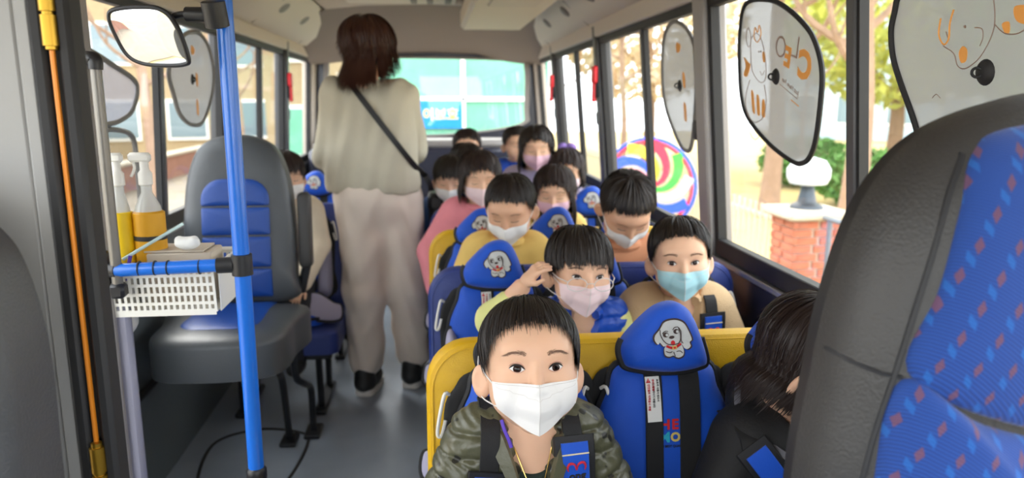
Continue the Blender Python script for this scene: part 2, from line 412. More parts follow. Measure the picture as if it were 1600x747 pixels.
# ---- rear wall with window
def holed(outer, inner, d, y0):
    o, i = A(outer), A(inner); n = len(o); V = []
    for y in (y0, y0 + d):
        V += [(x, y, z) for x, z in o] + [(x, y, z) for x, z in i]
    F = []
    for k in range(n):
        l = (k + 1) % n
        F += [(k, l, n + l, n + k), (2 * n + l, 2 * n + k, 3 * n + k, 3 * n + l), (n + k, n + l, 3 * n + l, 3 * n + k), (l, k, 2 * n + k, 2 * n + l)]
    return A(V), F
inn = spline([(-0.78, 1.14), (-0.80, 1.50), (-0.70, 1.60), (0, 1.615), (0.66, 1.595), (0.745, 1.54), (0.745, 1.22), (0.735, 1.12), (0.55, 1.07), (0.2, 1.03), (-0.1, 1.02), (-0.5, 1.05)], 96, True)
cc = A([-0.02, 1.32]); dv = inn - cc; ang_ = np.arctan2(dv[:, 1], dv[:, 0])
out_ = []
for a in ang_:
    c_, s_ = math.cos(a), math.sin(a); t = min(0.93 / max(abs(c_), 1e-6), (0.50 if s_ > 0 else 1.32) / max(abs(s_), 1e-6)); out_.append(cc + t * A([c_, s_]))
wb = mk('wall_rear', [holed(out_, inn, 0.05, YR - 0.03)], M_wallR, kind='structure', smooth=30)
mk('window_surround', [holed(cc + (inn - cc) * 1.035, cc + (inn - cc) * 0.985, 0.03, YR - 0.055)], M_pil, wb)
w8 = thing('window_8', None, None, kind='structure')
mk('pane', [prism(inn, 0.004, YR - 0.01)], M_glass, w8, 0)
mk('shelf', [box((-0.02, 5.72, 0.97), (1.7, 0.5, 0.06), 0.03)], M_pil, wb)
mk('rear_seat_riser', [box((-0.02, 5.5, 0.5), (1.75, 0.12, 0.9), 0.03)], M_wallR, wb)
# ---- front: dash panel, header, windscreen pillars (behind the camera)
wf = mk('wall_front', [box((-0.02, YF - 0.02, 0.40), (1.95, 0.06, 0.80), 0.02)], M_black, kind='structure')
mk('dashboard', [box((-0.02, YF + 0.12, 0.80), (1.9, 0.30, 0.12), 0.05)], M_black, wf)
mk('header', [box((-0.02, YF - 0.02, 1.78), (1.9, 0.08, 0.2), 0.03)], M_trim, wf)
for x in (-0.96, 0.90): mk('pillar', [box((x, YF, 1.25), (0.08, 0.1, 0.95), 0.02)], M_trim, wf)
w9 = thing('window_9', None, None, kind='structure')
mk('pane', [box((-0.02, YF - 0.03, 1.24), (1.82, 0.005, 0.90))], M_glass, w9, 0)
mk('outer_roof', [loft([[(x, y, z) for x, z in ((-0.99, 1.64), (-0.97, 1.80), (-0.8, 1.93), (0, 1.97), (0.76, 1.93), (0.91, 1.80), (0.93, 1.64))] for y in (YF - .05, YR + .06)], True)], M_trim, ce)
# ================================================================== seats
M_yel = mat('yellow_leatherette', srgb(222, 174, 10), 0.42, bump=0.5, bscale=420, vary=0.04, vscale=6)
M_navy = mat('navy_leatherette', srgb(44, 62, 132), 0.42, bump=0.5, bscale=420)
M_shell = mat('seat_shell_grey', srgb(165, 170, 176), 0.5)
M_blue = mat('blue_fabric', srgb(0, 80, 200), 0.62, bump=0.25, bscale=700, sheen=0.15, vary=0.05, vscale=10)
M_lav = mat('lavender_mesh', srgb(176, 172, 196), 0.75, bump=0.5, bscale=900)
M_pipe = mat('black_piping', (0.010, 0.010, 0.012), 0.6, bump=0.3, bscale=900)
M_web = mat('black_webbing', (0.011, 0.011, 0.012), 0.7, bump=0.5, bscale=1200)
M_white = mat('white_plastic', srgb(238, 236, 228), 0.35)
M_tag = mat('white_label', srgb(234, 234, 230), 0.7)
M_red = mat('red_print', srgb(205, 30, 38), 0.6)
M_ink = mat('black_print', (0.02, 0.02, 0.02), 0.6)
M_teal = mat('teal_thread', srgb(40, 178, 205), 0.6)
M_gold = mat('yellow_thread', srgb(222, 200, 110), 0.6)
M_pink = mat('pink_thread', srgb(225, 60, 110), 0.6)
M_emb = mat('emblem_grey', srgb(205, 207, 206), 0.7, bump=0.3, bscale=1500)
M_brown = mat('emblem_brown', srgb(62, 45, 42), 0.7)
M_leath = mat('black_leather', srgb(56, 55, 54), 0.46, bump=0.45, bscale=330, vary=0.06, vscale=7)
M_leath2 = mat('grey_leather', srgb(72, 76, 80), 0.36, bump=0.35, bscale=330, vary=0.05)
M_bleath = mat('blue_leather', srgb(24, 70, 152), 0.38, bump=0.35, bscale=330)
M_stitch = mat('dark_stitching', srgb(36, 37, 40), 0.6)
M_metal = mat('seat_leg_metal', srgb(40, 42, 46), 0.4, 0.3)

def mirror_outline(left):          # left half from bottom to top -> closed outline
    l = A(left); r = l[::-1].copy(); r[:, 0] *= -1
    return np.concatenate([l, r])
def padh(out, t, p=2.4, cen=None):
    o = ccw(out); c = o.mean(0) if cen is None else A(cen); d = o - c; an = np.arctan2(d[:, 1], d[:, 0]); rr = np.hypot(d[:, 0], d[:, 1])
    i = np.argsort(an); an = np.concatenate([an[i] - 2 * PI, an[i], an[i] + 2 * PI]); rr = np.tile(rr[i], 3)
    def f(x, z):
        x = A(x) - c[0]; z = A(z) - c[1]; s = np.clip(np.hypot(x, z) / np.interp(np.arctan2(z, x), an, rr), 0, 1)
        return t * (1 - s ** (2 * p)) ** (1 / p)
    return f
def lay(g, fn, off=0.001):
    """lay flat pieces on a padded front"""
    V = A(g[0]).copy(); V[:, 1] += -fn(V[:, 0], V[:, 2]) - off
    return (V,) + tuple(g[1:])
def at(g, x, z, sc=1.0, rot=0.0):
    return xf(g, rot=(0, -rot, 0), loc=(x, 0, z), sc=sc)

def sheet(w, h, nx, nz, th=0.0006):
    V = [((i / nx - .5) * w, y, (k / nz - .5) * h) for y in (0, th) for k in range(nz + 1) for i in range(nx + 1)]; m = nx + 1; o = m * (nz + 1)
    F = [(k * m + i, k * m + i + 1, k * m + m + i + 1, k * m + m + i) for k in range(nz) for i in range(nx)]
    return A(V), F + [tuple(q + o for q in f)[::-1] for f in F]
TILT = R(9)
def tl(g, a=TILT): return xf(g, rot=(-a, 0, 0))

def bench(label, x0, x1, y, m, name='bench_seat', group='bench seats in rows', top=0.845):
    """bench: padded back, cushion, grey shell, legs. y = front face of the backrest at its top"""
    w = x1 - x0; xc = (x0 + x1) / 2; H = top - 0.34; yb = y - math.tan(TILT) * H
    r = thing(name, label, 'seat', (xc, yb, 0), group=group)
    o = rrect(w, H, (0.075, 0.085, 0.02, 0.02), 8, (0, 0.0)) 
    z = 0.34 + H / 2
    def pl(g): V = A(g[0]); V = V + A([0, 0, H / 2]); g = tl((V, g[1])); return xf(g, loc=(0, 0, 0.34))
    mk('backrest', pl(pad(o, 0.028, 0.035, 6, 3.0)), m, r)
    oi = A(o) * A([1 - 0.024 / w, 1 - 0.024 / H]); f = padh(o, 0.028, 3.0)
    mk('seam', pl(lay(tube([(x, 0, zz) for x, zz in oi], 0.0016, 5, True), f, 0.0)), m, r)
    mk('back_shell', pl(xf(prism(rrect(w - 0.012, H - 0.012, (0.07, 0.08, 0.02, 0.02), 8), 0.03), loc=(0, 0.034, 0))), M_shell, r)
    c = rrect(w, 0.40, (0.05, 0.05, 0.02, 0.02), 6, (0, -0.19))
    c = A([(a, -0.39 - b + 0.0) if False else (a, b) for a, b in c]); c[:, 1] = -0.38 - c[:, 1]
    mk('cushion', xf(pad(c, 0.03, 0.07, 5, 3.0), rot=(-PI / 2, 0, 0), loc=(0, 0, 0.35)), m, r)
    mk('seat_frame', [box((0, -0.19, 0.265), (w - 0.06, 0.34, 0.03), 0.006)], M_metal, r)
    for sx in (-1, 1):
        x = sx * (w / 2 - 0.09)
        mk('leg', [tube([(x, -0.06, 0.25), (x, -0.06, 0.03), (x, -0.02, 0.012)], 0.014, 8), tube([(x, -0.32, 0.25), (x, -0.30, 0.02)], 0.014, 8), box((x, -0.18, 0.012), (0.05, 0.34, 0.022), 0.006)], M_metal, r)
    return r

# ---- child seat
def dog_emblem(parent, fn, c=(0, 0.447), rot=R(-7), sc=1.0):
    def P(o, d, th): return lay(at(prism(A(o), th), c[0], c[1], sc, rot), fn, d + .0022)
    def T(p, r, d, closed=False, n=24): return lay(at(tube([(x, 0, z) for x, z in spline(p, n, closed)], r, 5, closed), c[0], c[1], sc, rot), fn, d + .0022)
    head = spline([(-.019, .018), (-.010, .0285), (.002, .031), (.014, .029), (.024, .022), (.030, .008), (.0335, -.006), (.029, -.010), (.030, -.017), (.024, -.021), (.019, -.019), (.015, -.012),
                   (.017, -.022), (.015, -.030), (.008, -.033), (.002, -.031), (-.002, -.028), (-.009, -.029), (-.0155, -.025), (-.016, -.015), (-.013, -.010), (-.017, -.010), (-.022, -.003), (-.0255, -.006), (-.030, .002), (-.028, .010)], 104, True)
    g = [P(head * 1.09, 0.0010, 0.0010) + (1,), P(head, 0.0016, 0.0010) + (0,)]
    line = [[(-.019, .018), (-.0195, .010), (-.016, .000), (-.010, -.007), (-.002, -.0095), (.008, -.009), (.013, -.004), (.0145, .006), (.0125, .018)], [(.0125, .018), (.016, .010), (.0145, -.004), (.017, -.010)],
            [(-.016, .0115), (-.011, .0145), (-.006, .0135)], [(.002, .015), (.006, .0185), (.012, .0185)], [(-.014, -.019), (-.008, -.022), (-.003, -.021)], [(.004, -.022), (.010, -.022), (.014, -.026)], [(-.001, -.022), (.001, -.030)]]
    for l in line: g.append(T(l, 0.0007, 0.0026) + (1,))
    def disc(x, z, a, b): t = np.arange(20) * 2 * PI / 20; return np.stack([x + a * np.cos(t), z + b * np.sin(t)], 1)
    for x, z in ((-.0105, .0085), (.008, .0115)):
        g += [P(disc(x, z, .0048, .0042), 0.0024, 0.0008) + (1,), P(disc(x + .0018, z - .0004, .0022, .0024), 0.0030, 0.0008) + (0,)]
    g.append(P(disc(-.001, .0030, .0046, .0026), 0.0028, 0.001) + (1,))
    g.append(P(disc(0.0, -.0068, .0034, .0042), 0.0028, 0.001) + (2,))
    for l in ([(-.012, -.0105), (-.004, -.0145), (.004, -.0145), (.013, -.010)],): g.append(T(l, 0.0021, 0.0026) + (2,))
    g += [P(rrect(.0075, .0065, .001, 2, (.001, -.0145)), 0.0052, 0.001) + (3,), P(rrect(.0045, .0035, .0006, 2, (.001, -.0145)), 0.0058, 0.001) + (2,)]
    return mk('dog_emblem', g, [M_emb, M_brown, M_red, M_gold], parent, 0)

BACK_O = spline(mirror_outline([(-.125, .02), (-.136, .10), (-.136, .22), (-.130, .29), (-.108, .345), (-.078, .395)]), 72, True)
HEAD_O = spline([(-.076, .392), (-.088, .405), (-.092, .430), (-.080, .452), (-.045, .487), (-.018, .506), (.012, .512), (.036, .500), (.052, .474), (.066, .435), (.074, .398), (.060, .388), (.02, .381), (-.03, .383)], 84, True)
HEAD_C = (-0.006, 0.44)
def child_seat_proto():
    r = thing('child_seat', 'x', 'child seat', (0, 0, 0), group='blue child seats strapped to the benches')
    bf = padh(BACK_O, 0.045, 2.4, (0, .2)); hf = padh(HEAD_O, 0.042, 2.2, HEAD_C)
    Z = 0.0
    mk('backing', tl(xf(pad(spline(mirror_outline([(-.14, .02), (-.150, .15), (-.155, .30), (-.135, .352), (-.09, .385)]), 60, True), 0.008, 0.004), loc=(0, -0.004, 0))), M_web, r)
    b = mk('back_cushion', tl(xf(pad(BACK_O, 0.045, 0.004, 6, 2.4, cen=(0, .2)), loc=(0, -0.014, 0))), M_blue, r)
    mk('piping', tl(xf(tube([(x, 0, z) for x, z in BACK_O], 0.0075, 7, True), loc=(0, -0.018, 0))), M_pipe, b)
    def on_b(g, off): return tl(xf(lay(g, bf, off), loc=(0, -0.014, 0)))
    hd = mk('headrest', tl(xf(pad(HEAD_O, 0.042, 0.012, 6, 2.2, cen=HEAD_C), loc=(0, -0.052, 0))), M_blue, r)
    i0 = int(np.argmin(np.hypot(HEAD_O[:, 0] + .086, HEAD_O[:, 1] - .445))); i1 = int(np.argmin(np.hypot(HEAD_O[:, 0] - .064, HEAD_O[:, 1] - .440)))
    seq = [HEAD_O[k % len(HEAD_O)] for k in range(i1, i0 + len(HEAD_O) + 1)] if i1 > i0 else [HEAD_O[k] for k in range(i1, i0)]
    mk('piping', tl(xf(tube([(x, -0.004, z) for x, z in seq], 0.008, 7), loc=(0, -0.052, 0))), M_pipe, hd)
    e = dog_emblem(hd, lambda x, z: hf(x, z) , (-0.004, 0.449), R(7), 1.08)
    V = np.empty(len(e.data.vertices) * 3); e.data.vertices.foreach_get('co', V); V = V.reshape(-1, 3); V, _ = tl(xf((V, []), loc=(0, -0.052, 0))); e.data.vertices.foreach_set('co', V.ravel())
    # straps lying on the cushion, warning label, embroidery
    for x0, w in ((-0.028, 0.034), (0.041, 0.040)):
        zz = np.linspace(0.385, 0.03, 18); f = bf(np.full(18, x0), zz)
        p = np.stack([np.full(18, x0), -f - 0.003, zz], 1)
        mk('harness_strap', tl(xf(ribbon(p, (0, -1, 0), w, 0.0025), loc=(0, -0.014, 0))), M_web, r, 30)
    t = mk('warning_label', on_b(at(sheet(0.027, 0.083, 4, 10), -0.0295, 0.331, 1, R(2)), 0.0078), M_tag, r, 0)
    g = [at(prism(A([(-.0045, -.004), (.0045, -.004), (0, .0045)]), .0004), -0.0385, 0.3655) + (0,), at(text('!', 0.006), -0.0385, 0.3652) + (2,)]
    for col, x, body, sz in ((0, -.0385, '안전벨트 미착용시 위험', .0050), (0, -.0300, '주의사항을', .0046), (1, -.0298, '     꼭 확인하시기 바랍니다', .0046), (1, -.0215, '보호자 사용시 반드시', .0046)):
        g.append(at(xf(text(body, sz, align='LEFT', bold=0.00012), rot=(0, PI / 2, 0)), x, 0.3595 if x < -.035 else 0.368) + (col,))
    mk('label_print', [on_b(q[:2], 0.0090) + (q[2],) for q in g], [M_red, M_ink, M_tag], t, 0)
    g = []
    for s, x, z, ci, sz in (('T', -.024, .281, 0, .026), ('H', -.007, .281, 0, .026), ('E', .012, .281, 0, .026), ('M', -.008, .257, 1, .026), ('O', .0125, .257, 2, .023), ('M', .032, .257, 3, .026)):
        g.append(on_b(at(text(s, sz, 0.0010, .0006), x, z), 0.0012) + (ci,))
    g.append(on_b(at(text('HIGH BEST QUALITY', .0062, 0.0001, .0004), .004, .2405), 0.0012) + (4,))
    mk('embroidery', g, [M_red, M_teal, M_gold, M_pink, M_ink], b, 0)
    for s in (-1, 1):
        o = spline([(s * .078, .03), (s * .140, .03), (s * .146, .17), (s * .138, .262), (s * .118, .268), (s * .096, .20)], 48, True)
        k = mk('side_bolster', tl(xf(pad(o, 0.05, 0.01, 6, 2.0), loc=(0, -0.03, 0))), M_lav, r)
        mk('piping', tl(xf(tube([(x, 0, z) for x, z in o], 0.0065, 7, True), loc=(0, -0.034, 0))), M_pipe, k)
        h = [(s * .140, -.004, .345), (s * .150, -.016, .345), (s * .163, -.018, .28), (s * .156, -.018, .272), (s * .148, -.016, .30)]
        mk('hook', tl(xf(tube(spline(h, 20), 0.0036, 7), loc=(s * 0.004, -0.012, 0.0))), M_white, r)
        w = spline([(-.075, -.035), (-.085, .01), (-.055, .058), (-.01, .062), (.05, .03), (.082, .02), (.08, -.04), (.0, -.055)], 48, True) * A([s, 1])
        k = mk('seat_wing', xf(pad(w, 0.018, 0.012, 5, 2.0), rot=(R(-38), R(s * 12), R(s * 14)), loc=(s * 0.125, -0.25, 0.03)), M_lav, r)
        mk('piping', xf(tube([(x, 0, z) for x, z in w], 0.0075, 7, True), rot=(R(-38), R(s * 12), R(s * 14)), loc=(s * 0.125, -0.25, 0.03)), M_pipe, k)
    o = rrect(0.27, 0.29, (0.03, 0.03, 0.06, 0.06), 6, (0, -0.16)) 
    k = mk('seat_base', xf(pad(o, 0.03, 0.03, 6, 2.2), rot=(-PI / 2, 0, 0), loc=(0, 0, 0.0)), M_blue, r)
    mk('piping', xf(tube([(x, 0, z) for x, z in o], 0.007, 7, True), rot=(-PI / 2, 0, 0), loc=(0, 0, 0.0)), M_pipe, k)
    return r
CS0 = child_seat_proto(); cs_used = [False]
def child_seat(label, x, y, group='blue child seats strapped to the benches', occupied=False, top=0.845):
    H = top - 0.34; yb = y - math.tan(TILT) * H + 0.01 - 0.03
    if not cs_used[0]: o = CS0; cs_used[0] = True
    else: o = copy_tree(CS0)
    o.location = (x, yb - 0.012, 0.415); o['label'] = label; o['group'] = group
    return o

ROWS = [(1.375, M_yel), (2.02, M_navy), (2.62, M_yel), (3.22, M_navy), (3.82, M_yel), (4.45, M_navy)]
rl = ['yellow padded bench seat behind the boy in the olive jacket, nearest row', 'navy blue padded bench seat in the second row at right', 'yellow padded bench seat in the third row, its rounded corner at the aisle',
      'navy blue bench seat in the fourth row from the front', 'yellow bench seat in the fifth row from the front', 'navy blue bench seat farthest back, before the rear window']
for (y, m), l in zip(ROWS, rl): bench(l, -0.022, 0.865, y, m)
SX = (0.165, 0.428, 0.677)
CSEAT = {}
for i, (y, m) in enumerate(ROWS):
    for j, x in enumerate(SX):
        if i == 5 and j == 0: continue
        CSEAT[i, j] = child_seat('x', x, y)
cl = {(0, 0): 'blue child seat in which the boy in the olive jacket sits', (0, 1): 'empty blue child seat with puppy headrest and warning label, middle of front bench', (0, 2): 'blue child seat mostly hidden behind the child in black',
      (1, 0): 'empty blue child seat with puppy headrest on the navy bench by the aisle', (1, 1): 'blue child seat behind the child with glasses', (1, 2): 'blue child seat holding the boy in the cyan mask',
      (2, 0): 'blue child seat at the aisle end of the third-row yellow bench', (2, 1): 'blue child seat with puppy headrest, middle of the third row', (2, 2): 'blue child seat behind the boy bending his head down by the window',
      (3, 0): 'blue child seat behind the girl in the pink jacket', (3, 1): 'blue child seat behind the girl with long hair and pink mask', (3, 2): 'blue child seat with white emblem by the window in the fourth row',
      (4, 0): 'blue child seat behind the child in the denim jacket', (4, 1): 'blue child seat with pale emblem in the middle of the fifth row', (4, 2): 'blue child seat behind the girl with the purple hair bow',
      (5, 1): 'blue child seat in the middle of the farthest bench', (5, 2): 'blue child seat by the window on the farthest bench'}
for k, v in cl.items(): CSEAT[k]['label'] = v
# single seats on the left
LROWS = [(3.38, M_navy), (4.05, M_yel)]
ll = ['navy single seat on the left behind the grey attendant seat', 'yellow single seat on the left, second behind the grey attendant seat']
for (y, m), l in zip(LROWS, ll): bench(l, -0.90, -0.40, y, m, 'single_seat', 'single seats along the left side')
child_seat('blue child seat on the navy single seat at left, pale wing toward the aisle', -0.60, 3.38, 'blue child seats on the left')
child_seat('blue child seat on the yellow single seat at left', -0.62, 4.05, 'blue child seats on the left')

# ---- grey attendant seat on the left
gs = thing('attendant_seat', 'grey leather attendant seat with blue centre panels behind the blue pole', 'seat', (-0.672, 2.60, 0))
o = spline([(-.165, .0), (-.185, .10), (-.183, .30), (-.165, .44), (-.125, .535), (-.06, .572), (0, .578), (.06, .572), (.125, .535), (.165, .44), (.183, .30), (.185, .10), (.165, .0)], 78, True)
GT = R(7)
def gl(g): return xf(xf(g, rot=(-GT, 0, 0)), loc=(0, -0.02, 0.605))
gf = padh(o, 0.055, 2.6)
mk('backrest', gl(pad(o, 0.055, 0.05, 6, 2.6)), M_leath2, gs)
for z0, z1, top in ((.335, .425, True), (.235, .328, False), (.125, .228, False), (.02, .118, False)):
    w = 0.225; oo = rrect(w, z1 - z0, (0.07, 0.07, .006, .006) if top else 0.006, 6, (0, (z0 + z1) / 2))
    mk('back_panel', gl(lay(pad(oo, 0.010, 0.0, 5, 2.0), gf, 0.004)), M_bleath, gs)
co = spline([(-.20, .0), (-.205, -.22), (-.19, -.36), (-.13, -.425), (0, -.44), (.13, -.425), (.20, -.36), (.212, -.22), (.205, .0)], 72, True)
mk('cushion', xf(pad(co, 0.035, 0.10, 6, 2.2), rot=(-PI / 2, 0, 0), loc=(0, -0.02, 0.575)), M_leath2, gs)
cf = padh(co, 0.035, 2.2)
mk('cushion_panel', xf(lay(pad(rrect(.24, .33, (.01, .01, .07, .07), 6, (0, -.18)), 0.008, 0, 5, 2.0), cf, 0.001), rot=(-PI / 2, 0, 0), loc=(0, -0.02, 0.575)), M_bleath, gs)
for s in (1,):
    mk('armrest', xf(pad(rrect(.045, .27, .02, 6, (0, 0)), 0.02, 0.03, 5, 2.2), rot=(R(-4), 0, 0), loc=(s * 0.216, 0.02, 0.845)), M_leath, gs)
    mk('hinge', [tube([(s * .19, 0.03, .62), (s * .216, 0.03, .72)], 0.016, 8)], M_metal, gs)
mk('leg', [tube(spline([(.15, .05, .46), (.15, .05, .30), (.17, .09, .25), (.18, .17, .20), (.18, .19, .10), (.18, .19, .015)], 24), 0.013, 8), box((.18, .19, .008), (.06, .12, .016), .004)], M_metal, gs)
mk('leg', [tube(spline([(.10, -.05, .46), (.10, .0, .34), (.10, .06, .26), (.10, .12, .02)], 20), 0.013, 8), box((.10, .12, .008), (.06, .10, .016), .004)], M_metal, gs)
mk('bracket', [tube([(-.2, .0, .46), (-.255, .0, .40)], 0.015, 8), box((-.10, -.18, .455), (.2, .3, .03), .006)], M_metal, gs)

# ---- driver's seat (front right): leather bolsters around woven blue cloth
def pattern_mat():
    m = bpy.data.materials.new('woven_blue_cloth'); m.use_nodes = True; nt = m.node_tree; b = nt.nodes['Principled BSDF']; L = nt.links
    t = nt.nodes.new('ShaderNodeTexCoord'); sp = nt.nodes.new('ShaderNodeSeparateXYZ'); L.new(t.outputs['Object'], sp.inputs[0])
    def mt(op, a, bb=None, c=None):
        n = nt.nodes.new('ShaderNodeMath'); n.operation = op
        for i, v in enumerate((a, bb, c)):
            if v is None: continue
            if isinstance(v, (int, float)): n.inputs[i].default_value = v
            else: L.new(v, n.inputs[i])
        return n.outputs[0]
    x, z = sp.outputs['X'], sp.outputs['Z']
    def diamonds(px, pz, ox, oz, a, bb, skew):
        row = mt('FLOOR', mt('DIVIDE', mt('ADD', z, oz), pz)); odd = mt('MULTIPLY', mt('MODULO', mt('ABSOLUTE', row), 2.0), px / 2)
        fz = mt('SUBTRACT', mt('FRACT', mt('DIVIDE', mt('ADD', z, oz), pz)), 0.5)
        xs = mt('ADD', mt('ADD', x, ox), odd); xs = mt('ADD', xs, mt('MULTIPLY', fz, skew * pz))
        fx = mt('SUBTRACT', mt('FRACT', mt('DIVIDE', xs, px)), 0.5)
        d = mt('ADD', mt('DIVIDE', mt('ABSOLUTE', fx), a / px), mt('DIVIDE', mt('ABSOLUTE', fz), bb / pz))
        return mt('LESS_THAN', d, 1.0)
    d1 = diamonds(.028, .027, .0, .0, .0034, .0080, -0.22); d2 = diamonds(.028, .027, .0065, .012, .0034, .0080, 0.22)
    wv = nt.nodes.new('ShaderNodeTexWave'); wv.inputs['Scale'].default_value = 150; wv.bands_direction = 'DIAGONAL'; L.new(t.outputs['Object'], wv.inputs['Vector'])
    def mx(f, c0, c1):
        n = nt.nodes.new('ShaderNodeMix'); n.data_type = 'RGBA'
        if isinstance(f, float): n.inputs[0].default_value = f
        else: L.new(f, n.inputs[0])
        for i, c in ((6, c0), (7, c1)):
            if isinstance(c, tuple): n.inputs[i].default_value = (*c, 1)
            else: L.new(c, n.inputs[i])
        return n.outputs[2]
    base = mx(wv.outputs['Fac'], srgb(12, 50, 120), srgb(20, 72, 154))
    c = mx(d2, base, srgb(20, 88, 168)); c = mx(d1, c, srgb(98, 66, 96))
    L.new(c, b.inputs['Base Color']); b.inputs['Roughness'].default_value = 0.8; b.inputs['Sheen Weight'].default_value = 0.2
    bp = nt.nodes.new('ShaderNodeBump'); bp.inputs['Strength'].default_value = 0.3; bp.inputs['Distance'].default_value = 0.001
    L.new(wv.outputs['Fac'], bp.inputs['Height']); L.new(bp.outputs['Normal'], b.inputs['Normal'])
    return m
M_cloth = pattern_mat()
DX = 0.612
dsx = thing('driver_seat', "driver's seat at front right, black leather bolsters around patterned blue cloth", 'seat', (DX, 0.60, 0))
half = A([(.225, .50), (.245, .70), (.2465, .91), (.236, 1.02), (.225, 1.10), (.200, 1.192), (.1645, 1.248), (.115, 1.283), (.037, 1.306)]) * A([-1, 1])
o = spline(mirror_outline(half), 108, True) * A([1.0, 1.0])
df_ = padh(o, 0.085, 1.9, (0, .95))
def df(x, z): return df_(x, z) - 0.055
mk('backrest', xf(pad(o, 0.085, 0.02, 7, 1.9, cen=(0, .95)), loc=(0, 0.055, 0)), M_leath, dsx)
mk('back_shell', xf(prism(o * A([.97, 1]) + A([0, -.006]), 0.03), loc=(0, 0.075, 0)), M_black, dsx)
up = spline([(-.186, 1.056), (-.166, 1.13), (-.148, 1.20), (-.130, 1.25), (-.095, 1.274), (0, 1.283), (.095, 1.274), (.130, 1.25), (.148, 1.20), (.166, 1.13), (.186, 1.056), (.12, 1.018), (0, .995), (-.12, 1.018)], 84, True)
mk('cloth_panel', lay(pad(up, 0.018, 0.004, 6, 1.8), df, 0.0), M_cloth, dsx)
lo_ = spline([(-.19, 1.048), (-.12, 1.010), (0, .987), (.12, 1.010), (.19, 1.048), (.207, .93), (.215, .75), (.19, .58), (0, .56), (-.19, .58), (-.215, .75), (-.207, .93)], 84, True)
mk('cloth_panel', lay(pad(lo_, 0.030, 0.004, 6, 1.8), df, 0.0), M_cloth, dsx)
for s in (-1, 1):
    e = [(s * .190, 1.050), (s * .207, 1.052), (s * .222, 1.056), (s * .232, 1.060)]
    mk('seam', lay(tube([(x, 0, z) for x, z in spline(e, 16)], 0.0025, 5), df, -0.001), M_stitch, dsx)
    e = [(s * .212, .60), (s * .226, .80), (s * .214, .95), (s * .196, 1.05), (s * .176, 1.14), (s * .156, 1.21), (s * .136, 1.252)]
    mk('seam', lay(tube([(x, 0, z) for x, z in spline(e, 40)], 0.0022, 5), df, 0.0), M_stitch, dsx)
mk('cushion', xf(pad(rrect(.52, .48, .08, 6, (0, -.25)), 0.05, 0.10, 5, 2.2), rot=(-PI / 2, 0, 0), loc=(0, 0, 0.50)), M_cloth, dsx)
mk('pedestal', [box((0, -.2, .22), (.40, .38, .40), .03)], M_black, dsx)
M_char = mat('charcoal_leather', srgb(68, 69, 71), 0.4, bump=0.45, bscale=330, vary=0.06, vscale=7)
# ---- leather front passenger seat (front left edge)
ps = thing('passenger_seat', 'black leather seat with double stitching at the lower left edge', 'seat', (-0.655, 0.75, -0.02))
half = A([(.215, .45), (.230, .70), (.232, .914), (.234, 1.044), (.222, 1.137), (.200, 1.185), (.150, 1.225), (.06, 1.25)]) * A([-1, 1])
o = spline(mirror_outline(half), 96, True); pf = padh(o, 0.05, 2.4, (0, .9))
mk('backrest', pad(o, 0.05, 0.07, 6, 2.4, cen=(0, .9)), M_char, ps)
for q in (0.90, 0.882):
    oo = A((0, .9)) + (o - A((0, .9))) * A([q, q + .03])
    mk('stitching', lay(tube([(x, 0, z) for x, z in oo], 0.0020, 5, True), pf, 0.0), M_stitch, ps)
mk('cushion', xf(pad(rrect(.44, .46, .08, 6, (0, -.24)), 0.05, 0.10, 5, 2.2), rot=(-PI / 2, 0, 0), loc=(0, 0, 0.46)), M_char, ps)
mk('pedestal', [box((0, -.2, .2), (.34, .36, .38), .03)], M_black, ps)
# ================================================================== people
def skinmat(n, c): 
    m = mat(n, c, 0.5, bump=0.06, bscale=500, vary=0.035, vscale=14, spec=0.35)
    b = m.node_tree.nodes['Principled BSDF']; b.inputs['Subsurface Weight'].default_value = 0.12; b.inputs['Subsurface Radius'].default_value = (0.012, 0.005, 0.003); b.inputs['Subsurface Scale'].default_value = 0.6
    return m
M_skin = skinmat('skin', srgb(228, 183, 152))
M_skin2 = skinmat('skin_warm', srgb(216, 168, 136))
M_lid = mat('eyelid', srgb(206, 158, 136), 0.5)
M_lip = mat('lips', srgb(190, 110, 105), 0.4)
M_eyew = mat('eye_white', srgb(236, 232, 228), 0.15)
M_iris = mat('iris_brown', srgb(46, 26, 18), 0.3, spec=0.3)
M_pupil = mat('pupil', (0.004, 0.003, 0.003), 0.15, spec=0.4)
M_lash = mat('lashes', (0.015, 0.010, 0.009), 0.6)
M_brow = mat('brow_hair', srgb(122, 92, 74), 0.8)
M_hair = mat('black_hair', (0.018, 0.012, 0.009), 0.46, spec=0.4)
M_hair2 = mat('dark_brown_hair', (0.024, 0.013, 0.010), 0.48, spec=0.35)
M_hairw = mat('auburn_hair', (0.055, 0.018, 0.010), 0.42, spec=0.5)
M_mwhite = mat('white_mask', srgb(238, 236, 233), 0.8, bump=0.3, bscale=1500)
M_mpink = mat('pink_mask', srgb(240, 214, 216), 0.8, bump=0.3, bscale=1500)
M_mpink2 = mat('rose_mask', srgb(232, 190, 205), 0.8, bump=0.3, bscale=1500)
M_mcyan = mat('cyan_mask', srgb(170, 216, 224), 0.8, bump=0.3, bscale=1500)
M_dark = mat('dark_cloth', srgb(34, 36, 42), 0.8, bump=0.3, bscale=600)
M_shoe = mat('black_shoe', (0.02, 0.02, 0.02), 0.5)
M_sole = mat('white_sole', srgb(225, 220, 212), 0.6)

